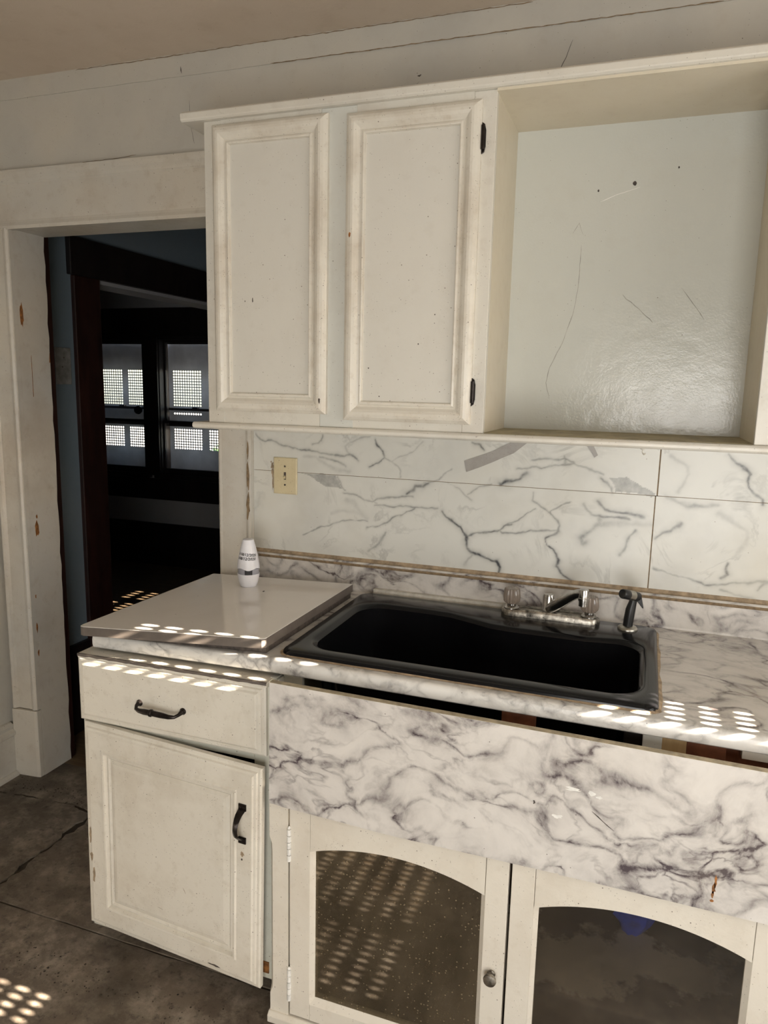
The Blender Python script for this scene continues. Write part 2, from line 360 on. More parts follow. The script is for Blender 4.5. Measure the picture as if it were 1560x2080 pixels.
# ================================================================== the setting
H = 2.5018
XL, XR, YF = -1.03, 2.50, -3.30            # kitchen: left, right and rear walls; the sink wall is y = 0
JL, JR, JT, JB = -.9027, -.0869, 2.0306, .146   # doorway in the sink wall
PX = -1.05                                  # partition of the next room
FY = 3.0                                    # window wall of the far room
def rag(a, b, n, amp, seed):
    rnd = random.Random(seed); pts = []
    for i in range(n+1):
        t = i/n; j = (0 if i in (0, n) else (rnd.random()-.5)*2*amp)
        d = Vector((b[0]-a[0], b[1]-a[1])).normalized(); p = (a[0]+(b[0]-a[0])*t-d.y*j, a[1]+(b[1]-a[1])*t+d.x*j); pts.append(p)
    return pts
def sheet(corners, ragged, z0, z1, seed):
    poly = []
    for i, (a, b) in enumerate(zip(corners, corners[1:]+corners[:1])):
        amp, n = ragged[i]
        poly += rag(a, b, n, amp, seed+i)[:-1]
    return MB().prism(poly, 'z', z0, z1)
fl = ob('floor', MB().box(-4.7, 2.62, YF-.12, FY+.15, -.12, -.004), MT['subfloor'], kind='structure',
        label='dirty dark subfloor showing along the torn vinyl seams', cat='floor')
ob('vinyl_sheet', sheet([(-1.03,-3.3),(2.5,-3.3),(2.5,-.612),(-1.03,-.607)], [(0,1),(0,1),(.002,60),(0,1)], -.004, -.0005, 1), MT['vinyl'], fl)
ob('vinyl_sheet', sheet([(-.545,-.603),(2.5,-.607),(2.5,.0),(-.535,.0)], [(.002,50),(0,1),(0,1),(.010,26)], -.004, .0005, 2), MT['vinyl'], fl)
ob('vinyl_sheet', sheet([(-1.03,-.600),(-.556,-.598),(-.556,-.150),(-.66,-.128),(-1.03,-.165)], [(.002,20),(.010,22),(.006,8),(.006,16),(0,1)], -.004, .002, 3), MT['vinyl'], fl)
ob('vinyl_sheet', sheet([(-1.03,-.158),(-.66,-.120),(-.548,-.142),(-.542,.10),(-1.03,.10)], [(.006,16),(.006,8),(.006,12),(0,1),(0,1)], -.004, 0, 4), MT['vinyl'], fl)
ob('floorboards', MB().box(-4.6, XR, .10, FY, -.004, 0), MT['farfloor'], fl, label='dark brown floorboards of the next rooms')
# grit on the floor
gm = MB(); rnd = random.Random(11)
for i in range(420):
    if i < 200:
        x, y = -.97+rnd.random()*.52, -.045-abs(rnd.gauss(0, .07))
    elif i < 330:
        x, y = rnd.uniform(-.3, .43), rnd.uniform(-.80, -.70)
    else: x, y = rnd.uniform(-1, .6), rnd.uniform(-1.2, -.72)
    s = rnd.uniform(.0007, .0024); a = rnd.random()*PI; ca, sa = math.cos(a)*s*rnd.uniform(.6, 2.2), math.sin(a)*s
    gm.add([(x-ca,y-sa,.0005),(x+sa,y-ca,.0005),(x+ca,y+sa,.0005),(x-sa,y+ca,.0005),(x,y,.0005+s*.9)], [(0,1,4),(1,2,4),(2,3,4),(3,0,4)])
ob('floor_grit', gm, MT['subfloor'], kind='stuff', label='dark crumbs and grit scattered over the vinyl floor', cat='debris')
ob('ceiling', MB().box(-4.7, 2.62, YF-.12, FY+.15, H, H+.12), MT['ceiling'], kind='structure', label='stained tan plaster ceiling above the sink wall', cat='ceiling')

wb = MB(); wb.box(XL, JL-.02, 0, JB-.016, 0, H); wb.box(JL-.02, JR+.02, 0, JB-.016, JT+.02, H); wb.box(JR+.02, XR, 0, JB-.016, 0, H)
wall_back = ob('wall_back', wb, MT['wall'], kind='structure', label='dingy white plaster wall behind sink and cabinets, pierced by the doorway', cat='wall')
ob('wall_left', MB().box(XL-.02, XL, YF, 0, 0, H), MT['wall'], kind='structure', label='white painted kitchen wall left of the doorway', cat='wall')
def holed(ax, t0, t1, u0, u1, holes):
    """wall slab with window holes; u along the wall, holes=(u0,u1,z0,z1) sorted by u"""
    m = MB()
    def bx(a, b, z0, z1):
        if ax == 'x': m.box(t0, t1, a, b, z0, z1)
        else: m.box(a, b, t0, t1, z0, z1)
    cur = u0
    for a, b, z0, z1 in holes:
        bx(cur, a, 0, H); bx(a, b, 0, z0); bx(a, b, z1, H); cur = b
    bx(cur, u1, 0, H); return m
KW = (-1.78, -.46, .62, 1.96)               # kitchen window in the right wall
DW = (1.55, 2.45, 1.25, 2.0)                # dining window in the right wall
RW = (.95, 2.15, .08, 1.68)                # rear window behind the camera
W1 = (-3.232, -2.675, .76, 1.874); W2 = (-2.532, -1.93, .76, 1.874)
ob('wall_right', holed('x', XR, XR+.12, YF, FY, [KW, DW]), MT['wall'], kind='structure', label='painted outer wall right of the kitchen with screened windows', cat='wall')
ob('wall_front', holed('y', YF-.12, YF, XL, XR, [RW]), MT['wall'], kind='structure', label='painted wall behind the viewer with a bright window', cat='wall')
# next rooms
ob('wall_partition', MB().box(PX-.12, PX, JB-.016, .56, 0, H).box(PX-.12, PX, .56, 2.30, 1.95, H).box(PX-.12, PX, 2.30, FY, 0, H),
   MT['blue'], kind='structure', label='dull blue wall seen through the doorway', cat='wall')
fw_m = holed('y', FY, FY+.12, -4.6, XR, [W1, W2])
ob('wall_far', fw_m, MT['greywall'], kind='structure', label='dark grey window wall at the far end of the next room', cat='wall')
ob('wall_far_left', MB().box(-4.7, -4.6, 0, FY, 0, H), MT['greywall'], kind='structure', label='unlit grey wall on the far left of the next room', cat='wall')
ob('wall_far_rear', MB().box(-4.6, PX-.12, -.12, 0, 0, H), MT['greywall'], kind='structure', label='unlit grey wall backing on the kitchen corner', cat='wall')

# frieze strip under the ceiling
rnd = random.Random(5)
poly = [(XL, H), (XR, H)]+[(XR+(XL-XR)*i/60, 2.4395+rnd.uniform(-.0012, .0012)) for i in range(61)]
ob('trim_1', MB().prism(poly, 'y', -.004, 0), MT['wall'], kind='structure', label='narrow plaster band along the top of the sink wall', cat='trim')

# ---- doorway casing
def zprof(poly, z0, z1): return MB().prism(poly, 'z', z0, z1)
cas = empty('trim_2', (-.5, -.01, 0), 'chipped white moulded casing around the open doorway', 'door casing', 'structure')
LC = [(-1.012,0),(-1.012,-.030),(-1.004,-.034),(-.996,-.030),(-.990,-.020),(-.930,-.017),(-.922,-.023),(-.914,-.024),(-.908,-.018),(-.9027,-.018),(-.9027,0)]
ob('casing_side', zprof(LC, .275, JT), MT['trim'], cas)
ob('plinth_block', zprof([(-1.012,0),(-1.012,-.036),(-.915,-.026),(-.9027,-.022),(-.9027,0)], 0, .272), MT['trim'], cas, bevel=.003)
RC = [(JR,0),(JR,-.018),(JR+.006,-.022),(JR+.014,-.020),(JR+.100,-.019),(JR+.110,-.024),(.0336,-.022),(.0336,0)]
ob('casing_side', zprof(RC, 0, JT), MT['trim'], cas)
HP = [(0,JT-.004),(-.020,JT-.004),(-.024,JT+.006),(-.020,JT+.016),(-.018,JT+.024),(-.019,JT+.138),(-.024,JT+.144),(-.028,JT+.152),(-.034,JT+.160),(-.036,JT+.172),(-.036,JT+.180),(0,JT+.182)]
ob('casing_head', MB().prism(HP, 'x', -1.015, .050), MT['trim'], cas)
ob('jamb', MB().box(JL-.02, JL, .0004, JB, 0, JT+.02), MT['trim'], cas)
ob('jamb', MB().box(JR, JR+.02, .0004, JB, 0, JT+.02), MT['trim'], cas)
ob('head_jamb', MB().box(JL, JR, .0004, JB, JT, JT+.02), MT['trim'], cas, label='brown shaded head jamb')
for k, (a, sd) in enumerate([(blob(.0185, 1.745, .0075, .040, 14, .25, 3), 0), (blob(.031, .975, .010, .028, 12, .3, 4), 0), (blob(.033, 1.020, .004, .008, 8, .3, 9), 0), (blob(.004,.60,.004,.018,9,.4,12),0), (blob(.004,.50,.004,.014,9,.4,13),0), (blob(.006,.72,.003,.008,9,.4,14),0)]):
    ob('paint_chip', MB().prism(a, 'x', JL+.0002, JL+.0008), MT['chip'], cas, label='bare wood showing through chipped paint')
for p in ([(.050, 1.60), (.0515, 1.61), (.052, 1.46), (.050, 1.46)], [(.1385,1.62),(.1455,1.62),(.1455,1.585),(.135,1.585)]):
    ob('scratch', MB().prism(p, 'x', JL+.0002, JL+.0008), MT['chip'], cas)
rnd = random.Random(8)
ed = [(JB, 0), (JB, JT)]+[(JB-.003-rnd.random()*.006, JT-i*JT/40) for i in range(41)]
ob('worn_edge', MB().prism(ed, 'x', JL+.0002, JL+.0009), MT['darkwood'], cas, label='dark wood edge where the paint has worn off')
for c_ in [(.0075, 1.14, .010, .045, 21), (.010, 1.24, .007, .050, 22), (.004, 1.32, .005, .03, 23)]:
    ob('worn_patch', MB().prism(blob(.0336-.010, c_[1], c_[2]*.55, c_[3], 14, .45, c_[4]), 'y', -.0255, -.0246), MT['grime'], cas, label='brown worn patch on the casing edge')
dc = MB().box(JL-.11, JL-.004, JB, JB+.022, 0, JT+.05)
ob('trim_3', dc, MT['darkwood'], kind='structure', bevel=.003, label='thin dark wood casing edge on the far side of the doorway', cat='trim')
# baseboard on the left wall
ob('baseboard_left', MB().prism([(XL,0),(XL+.020,0),(XL+.020,.160),(XL+.030,.168),(XL+.030,.180),(XL+.018,.190),(XL+.022,.205),(XL+.010,.214),(XL,.216)], 'y', -3.2, -.036),
   MT['trim'], kind='structure', label='scuffed white baseboard along the left kitchen wall', cat='baseboard')
ob('trim_4', MB().prism([(XL+.020,0),(XL+.036,0),(XL+.034,.010),(XL+.026,.016),(XL+.020,.018)], 'y', -3.2, -.036), MT['trim'], kind='structure', label='thin shoe moulding at the foot of the left baseboard', cat='trim')

# ---- dark woodwork of the opening beyond
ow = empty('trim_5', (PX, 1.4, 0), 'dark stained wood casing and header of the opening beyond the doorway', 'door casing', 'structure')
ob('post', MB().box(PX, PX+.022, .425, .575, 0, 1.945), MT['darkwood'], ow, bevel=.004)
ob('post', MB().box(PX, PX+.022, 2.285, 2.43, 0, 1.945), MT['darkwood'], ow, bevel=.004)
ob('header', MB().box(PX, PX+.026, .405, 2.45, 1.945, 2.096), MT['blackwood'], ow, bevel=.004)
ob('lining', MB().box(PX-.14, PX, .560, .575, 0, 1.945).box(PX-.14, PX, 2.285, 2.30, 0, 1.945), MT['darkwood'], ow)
ob('soffit', MB().box(PX-.14, PX, .560, 2.30, 1.930, 1.945), MT['greywall'], ow, label='underside of the header, coloured paler for window light')  # window light on the soffit is put into its paler colour
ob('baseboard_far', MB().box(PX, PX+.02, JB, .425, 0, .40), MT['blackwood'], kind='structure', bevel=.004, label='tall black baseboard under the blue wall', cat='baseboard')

# ---- windows
def screen(name, parent, P, bands, u0, u1, v0, v1, pitch, r, mat, dv=None):
    """thin steel sheet with round holes; P(u,v) -> xyz; bands = (v0, v1, [(u0,u1)...])"""
    m = MB(); cur = v0
    cs = [(math.cos(PI/8+k*PI/4), math.sin(PI/8+k*PI/4)) for k in range(8)]
    def q(a, b, c, d):
        if b-a > 1e-6 and d-c > 1e-6: m.add([P(a,c),P(b,c),P(b,d),P(a,d)], [(0,1,2,3)])
    for b0, b1, cols in bands:
        q(u0, u1, cur, b0); cu = u0
        for a, b in cols:
            q(cu, a, b0, b1); cu = b
            nu = max(1, round((b-a)/pitch)); nv = max(1, round((b1-b0)/pitch)); du = (b-a)/nu; dvv = (b1-b0)/nv
            for i in range(nu):
                for j in range(nv):
                    x0, y0 = a+i*du, b0+j*dvv; cx, cy = x0+du/2, y0+dvv/2
                    vs = [(x0,y0),(x0+du,y0),(x0+du,y0+dvv),(x0,y0+dvv)]+[(cx+r*c, cy+r*s) for c, s in cs]
                    # hole vertex k sits at 22.5+45k degrees
                    m.add([P(*t) for t in vs], [(1,2,4,11),(2,5,4),(2,3,6,5),(3,7,6),(3,0,8,7),(0,9,8),(0,1,10,9),(1,11,10)])
        q(cu, u1, b0, b1); cur = b1
    q(u0, u1, cur, v1)
    return ob(name, m, mat, parent)
def window(name, label, W, bands, P, box, pitch, r, sash, rail, bars=(), top_gap=0.0, screen_mat='steel', fw_=.02, t=.035):
    u0, u1, z0, z1 = W; um = (u0+u1)/2
    b = box(um, um, 0, 0, 0, 0)            # centre
    e = empty(name, (b.v[0][0], b.v[0][1], z0), label, 'window', 'structure')
    ob('frame', box(u0, u0+fw_, 0, .12, z0, z1), MT[sash], e); ob('frame', box(u1-fw_, u1, 0, .12, z0, z1), MT[sash], e)
    ob('frame', box(u0, u1, 0, .12, z1-.015, z1), MT[sash], e)
    ob('sill', box(u0-.05, u1+.05, -.035, .12, z0-.02, z0+.012), MT[sash], e, bevel=.003)
    for (a, c, d0, nm_) in ((rail, z1-.015, .065, 'upper_sash'), (z0+.012, rail+.045, .035, 'lower_sash')):
        s = box(u0+fw_, u0+fw_+t, d0, d0+.028, a, c); s2 = box(u1-fw_-t, u1-fw_, d0, d0+.028, a, c); s.add(s2.v, s2.f)
        for s2 in (box(u0+fw_+t, u1-fw_-t, d0, d0+.028, a, a+.045), box(u0+fw_+t, u1-fw_-t, d0, d0+.028, c-.02, c)): s.add(s2.v, s2.f)
        so = ob(nm_, s, MT[sash], e)
        ob('pane', box(u0+fw_+t, u1-fw_-t, d0+.012, d0+.015, a+.045, c-.02), MT['pane'], so)
    scr = screen('security_screen', e, P, bands, u0-.06, u1+.06, z0-.02, z1-top_gap, pitch, r, MT[screen_mat])
    for zz, kx in bars:
        bo = ob('screen_bar', box(u0, u1, .096, .112, zz-.010, zz+.010), MT['blackwood'], e)
        ob('bolt', box(u0+(u1-u0)*kx-.025, u0+(u1-u0)*kx+.025, .090, .116, zz+.008, zz+.022), MT['blackwood'], bo)
    return e
def fbox(u0, u1, d0, d1, z0, z1): return MB().box(u0, u1, FY+d0, FY+d1, z0, z1)
def FP(u, v): return (u, FY+.135, v)
def rbox(u0, u1, d0, d1, z0, z1): return MB().box(XR+d0, XR+d1, u0, u1, z0, z1)
def RP(u, v): return (XR+.125, u, v)
def kbox(u0, u1, d0, d1, z0, z1): return MB().box(u0, u1, YF-d1, YF-d0, z0, z1)
def KP(u, v): return (u, YF-.125, v)
k2 = 1.025; c0 = CX
window('window_1', 'dark framed far window with two blocks of bright punched holes, left of pair', W1,
       [(0.9706, 1.1441, [(-3.225,-2.997),(-2.9426,-2.7938)]), (1.3238, 1.6194, [(-3.225,-2.997),(-2.9426,-2.7938)])], FP, fbox, .0222, .0086, 'blackwood', 1.165, ((1.835,.48),(1.303,.45)), .035, 'steel', .006, .010)
window('window_2', 'dark framed far window with bright punched screen, partly hidden behind upper cabinet', W2,
       [(0.9706, 1.1441, [(-2.496,-2.223),(-2.1593,-2.07)]), (1.255, 1.2776, [(-2.496,-2.223)]), (1.3238, 1.6194, [(-2.496,-2.223),(-2.1593,-2.07)])], FP, fbox, .0222, .0086, 'blackwood', 1.165, ((1.835,.52),(1.303,.45)), .035, 'steel', .006, .010)
w1 = bpy.data.objects['window_1']
ob('knob', MB().lathe([(.006,0),(.030,.004),(.036,.02),(.030,.036),(.004,.042)], (-2.745, FY+.02, 1.290), (0,-1,0), 16), MT['blackplastic'], w1, smooth=True)
# KW/DW shifted so that the screen's own plane is what shades the sun
SX = XR+.125
def hs(h): return h+SUN_T*.125
kb = [(.70, .905, [(-1.72,-1.42),(-1.38,-1.08),(-1.02,-.795)]), (1.0, 1.2, [(-1.70,-1.45),(-1.36,-1.11),(-1.04,-.815)]),
      (1.2275, 1.4275, [(-1.70,-1.45),(-1.36,-1.11),(-1.02,-.77),(-.6695,-.5195)]), (1.6545, 1.8795, [(-1.70,-1.45),(-1.36,-1.11),(-1.02,-.77),(-.6845,-.6095)])]
kb = [(hs(a), hs(b), c) for a, b, c in kb]
window('window_3', 'kitchen window behind a punched steel screen in the right wall', KW, kb, RP, rbox, .025, .0062, 'trim', 1.52)
window('window_4', 'side window of the next room behind a punched steel screen', DW, [(1.60, 1.90, [(1.75,2.0),(2.08,2.33)])], RP, rbox, .05, .0085, 'trim', 1.55)
window('window_5', 'bright rear window behind the viewer', RW, [], KP, kbox, .025, .009, 'trim', .9)
# far window wall woodwork
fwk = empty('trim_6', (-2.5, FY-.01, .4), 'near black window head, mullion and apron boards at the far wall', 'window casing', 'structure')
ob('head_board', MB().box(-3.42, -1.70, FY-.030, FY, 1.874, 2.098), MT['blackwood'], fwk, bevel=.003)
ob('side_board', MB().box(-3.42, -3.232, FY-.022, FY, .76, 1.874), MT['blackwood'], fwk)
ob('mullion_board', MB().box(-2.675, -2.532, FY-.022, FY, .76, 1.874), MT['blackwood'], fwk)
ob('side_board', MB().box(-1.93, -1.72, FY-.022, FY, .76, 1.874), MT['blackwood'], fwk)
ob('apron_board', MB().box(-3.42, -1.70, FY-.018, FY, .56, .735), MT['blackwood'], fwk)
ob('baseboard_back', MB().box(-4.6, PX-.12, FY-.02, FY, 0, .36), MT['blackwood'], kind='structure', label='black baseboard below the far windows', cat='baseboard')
# outdoors
ob('ground', MB().box(-30, 30, -30, 40, -.6, -.5), MT['ground'], kind='structure', label='pale sunlit ground outside the windows', cat='ground')
rnd = random.Random(3)
for k in range(1):
    hm = MB()
    cx = -4.6
    for i in range(260):
        a, b = rnd.random()*2*PI, rnd.random()*PI*.5; r = .75*(.75+.25*rnd.random())
        p = Vector((cx+r*math.cos(a)*math.cos(b)*1.1, 7.2+r*math.sin(a)*math.cos(b), -.5+.95*r*math.sin(b)*1.5)); s = .11
        d1 = Vector((rnd.uniform(-1,1), rnd.uniform(-1,1), rnd.uniform(-1,1))).normalized()*s; d2 = d1.cross(Vector((rnd.random(), rnd.random(), rnd.random()))).normalized()*s*.6
        hm.add([p-d1, p+d2, p+d1, p-d2], [(0,1,2,3)])
    ob('shrub', hm, MT['leaf'], label='green shrub glimpsed through the holes of the far window screen', cat='shrub')

# ================================================================== upper cabinet
YC = -.287
uc = empty('wall_cabinet', (.75, -.15, 1.3985), 'long white painted wall cabinet with two moulded doors and open niche', 'cabinet')
rnd = random.Random(2)
ob('top_board', MB().prism([(0,2.196),(-.300,2.196),(-.306,2.200),(-.306,2.216),(-.300,2.221),(0,2.221)], 'x', -.006, XR), MT['cab'], uc, bevel=.002)
ob('bottom_board', MB().prism([(0,1.3985),(-.296,1.3985),(-.302,1.404),(-.302,1.411),(-.296,1.4167),(0,1.4167)], 'x', .008, XR), MT['cab'], uc, bevel=.002)
ob('side_panel', MB().box(.054, .072, YC+.018, 0, 1.4167, 2.196), MT['cab'], uc)
for x0, x1 in ((.054,.105), (.392,.486), (.776,.8293)):
    ob('stile', MB().box(x0, x1, YC, YC+.018, 1.4167, 2.196), MT['cabgrey'] if x0 == .392 else MT['cab'], uc, bevel=.0015)
for x0, x1 in ((.105,.392), (.486,.776)):
    ob('rail', MB().box(x0, x1, YC, YC+.018, 1.4167, 1.470), MT['cab'], uc)
    ob('rail', MB().box(x0, x1, YC, YC+.018, 2.155, 2.196), MT['cab'], uc)
    ob('back_panel', MB().box(x0-.03, x1+.03, -.012, -.004, 1.4167, 2.196), MT['panel'], uc)
ob('niche_side', MB().box(.8113, .8293, YC+.018, 0, 1.4167, 2.196), MT['cream'], uc, label='cream painted left side of the niche')
ob('niche_side', MB().box(1.4287, 1.447, YC+.018, 0, 1.4167, 2.196), MT['cream'], uc, label='cream painted right side of the niche')
ob('niche_ceiling', MB().box(.8293, 1.4287, YC-.006, 0, 2.190, 2.1965), MT['cream'], uc, label='cream painted top of the niche')
nb = ob('niche_back', MB().box(.8293, 1.4287, -.006, -.002, 1.4167, 2.190), MT['nicheback'], uc, label='glossy greenish white plaster back of the niche')
ob('niche_floor', MB().box(.8293, 1.4287, YC+.012, -.006, 1.4167, 1.4182), plain('dusty_olive_paint', (.36,.31,.19), .6, var=.2, scale=25), uc, label='dusty olive floor of the niche')
ob('stile', MB().box(1.4287, 1.50, YC, YC+.018, 1.4167, 2.196), MT['cab'], uc, bevel=.0015)
ob('stile', MB().box(1.86, 1.93, YC, YC+.018, 1.4167, 2.196), MT['cab'], uc)
ob('rail', MB().box(1.50, 1.86, YC, YC+.018, 1.4167, 1.470), MT['cab'], uc); ob('rail', MB().box(1.50, 1.86, YC, YC+.018, 2.155, 2.196), MT['cab'], uc)
ob('side_panel', MB().box(1.912, 1.93, YC+.018, 0, 1.4167, 2.196), MT['cab'], uc)
UR = [(0,0),(0,.011),(.003,.0145),(.009,.0195),(.016,.0215),(.022,.0215),(.029,.018),(.036,.0125),(.0405,.0110),(.0425,.0150),(.0465,.0160),(.0490,.0150),(.0508,.0070)]
for (x0, x1, z0, z1) in ((.0849,.414,1.4497,2.1812), (.4637,.7977,1.4371,2.1748), (1.49,1.87,1.44,2.178)):
    fr, L = ringdoor(x0, x1, z0, z1, YC, UR)
    d = empty('door', ((x0+x1)/2, YC, z0)); d.parent = uc; d.location = Vector(((x0+x1)/2, YC, z0))-uc.location
    ob('moulded_frame', fr, MT['door'], d)
    ob('panel', MB().add(L, [(0,1,2,3)]), MT['panel'], d)
    for zz in ((2.093, 1.516) if x0 == .4637 else ()):
        h = MB().tube([(x1+.0035, YC-.011, zz-.026), (x1+.0035, YC-.011, zz+.026)], .0045, 10)
        h.prism([(x1, zz-.034), (x1+.006, zz-.030), (x1+.009, zz-.018), (x1+.009, zz+.018), (x1+.006, zz+.030), (x1, zz+.034)], 'y', YC-.006, YC-.0005)
        ob('hinge', h, MT['darkmetal'], d, label='black metal hinge')
for k, (x, z, a, b, y, mt_) in enumerate(((.4790,1.893,.0035,.006,YC-.0222,'chip'), (.199,1.742,.0016,.006,YC-.0078,'mark'), (.176,1.740,.0013,.0016,YC-.0078,'mark'), (.40,1.485,.0025,.006,YC-.0225,'mark'), (.66,1.63,.0016,.002,YC-.0078,'mark'), (.56,1.50,.0016,.0018,YC-.0078,'mark'), (.70,1.70,.0016,.0014,YC-.0078,'mark'), (.53,1.57,.0014,.0018,YC-.0078,'mark'))):
    ob('paint_fleck', MB().prism(blob(x, z, a, b, 9, .35, 200+k), 'y', y, y+.0012), MT[mt_], uc)
# marks on the niche back
for k, p in enumerate(([(1.1305,2.0445,.0045,.0055)], [(1.043,2.032,.0022,.003)], [(1.232,2.075,.002,.0025)])):
    x, z, a, b = p[0]; ob('nail_hole', MB().prism(blob(x, z, a, b, 10, .15, k), 'y', -.0068, -.0059), MT['mark'], uc)
def line_marks(pts, wd, y, mat, parent, name='scratch', seed=0, rel=True):
    rnd = random.Random(seed); m = MB(); P = []
    for (a, b) in zip(pts, pts[1:]):
        n = max(2, int(math.hypot(b[0]-a[0], b[1]-a[1])/.012))
        for i in range(n): P.append((a[0]+(b[0]-a[0])*i/n+rnd.uniform(-1,1)*wd*.8, a[1]+(b[1]-a[1])*i/n+rnd.uniform(-1,1)*wd*.8))
    P.append(pts[-1]); L = []; R = []
    for i, p in enumerate(P):
        q0, q1 = P[max(0,i-1)], P[min(len(P)-1,i+1)]; d = Vector((q1[0]-q0[0], q1[1]-q0[1])).normalized(); ww = wd*(.5+.6*rnd.random())*(.3 if i in (0, len(P)-1) else 1)
        L.append((p[0]-d.y*ww, p[1]+d.x*ww)); R.append((p[0]+d.y*ww, p[1]-d.x*ww))
    vs = [(q[0], y, q[1]) for q in L]+[(q[0], y, q[1]) for q in R]; n = len(P)
    m.add(vs, [(i, i+1, n+i+1, n+i) for i in range(n-1)]); return ob(name, m, mat, parent, rel=rel)
line_marks([(1.009,1.90),(1.008,1.80),(1.000,1.73),(.975,1.65),(.945,1.585),(.938,1.545),(.950,1.50)], .0009, -.0063, MT['scratch'], uc, 'crack', 1)
line_marks([(1.12,1.772),(1.165,1.735),(1.20,1.702)], .0014, -.0063, MT['scratch'], uc, 'scratch', 2)
line_marks([(1.262,1.787),(1.295,1.745),(1.322,1.707)], .0009, -.0063, MT['scratch'], uc, 'scratch', 3)
line_marks([(1.05,2.005),(1.09,2.02),(1.145,2.035)], .0008, -.0063, MT['scratchlight'], uc, 'scratch', 4)
line_marks([(.985,1.930),(1.00,1.955),(1.012,1.925)], .0008, -.0063, MT['scratch'], uc, 'scratch', 5)

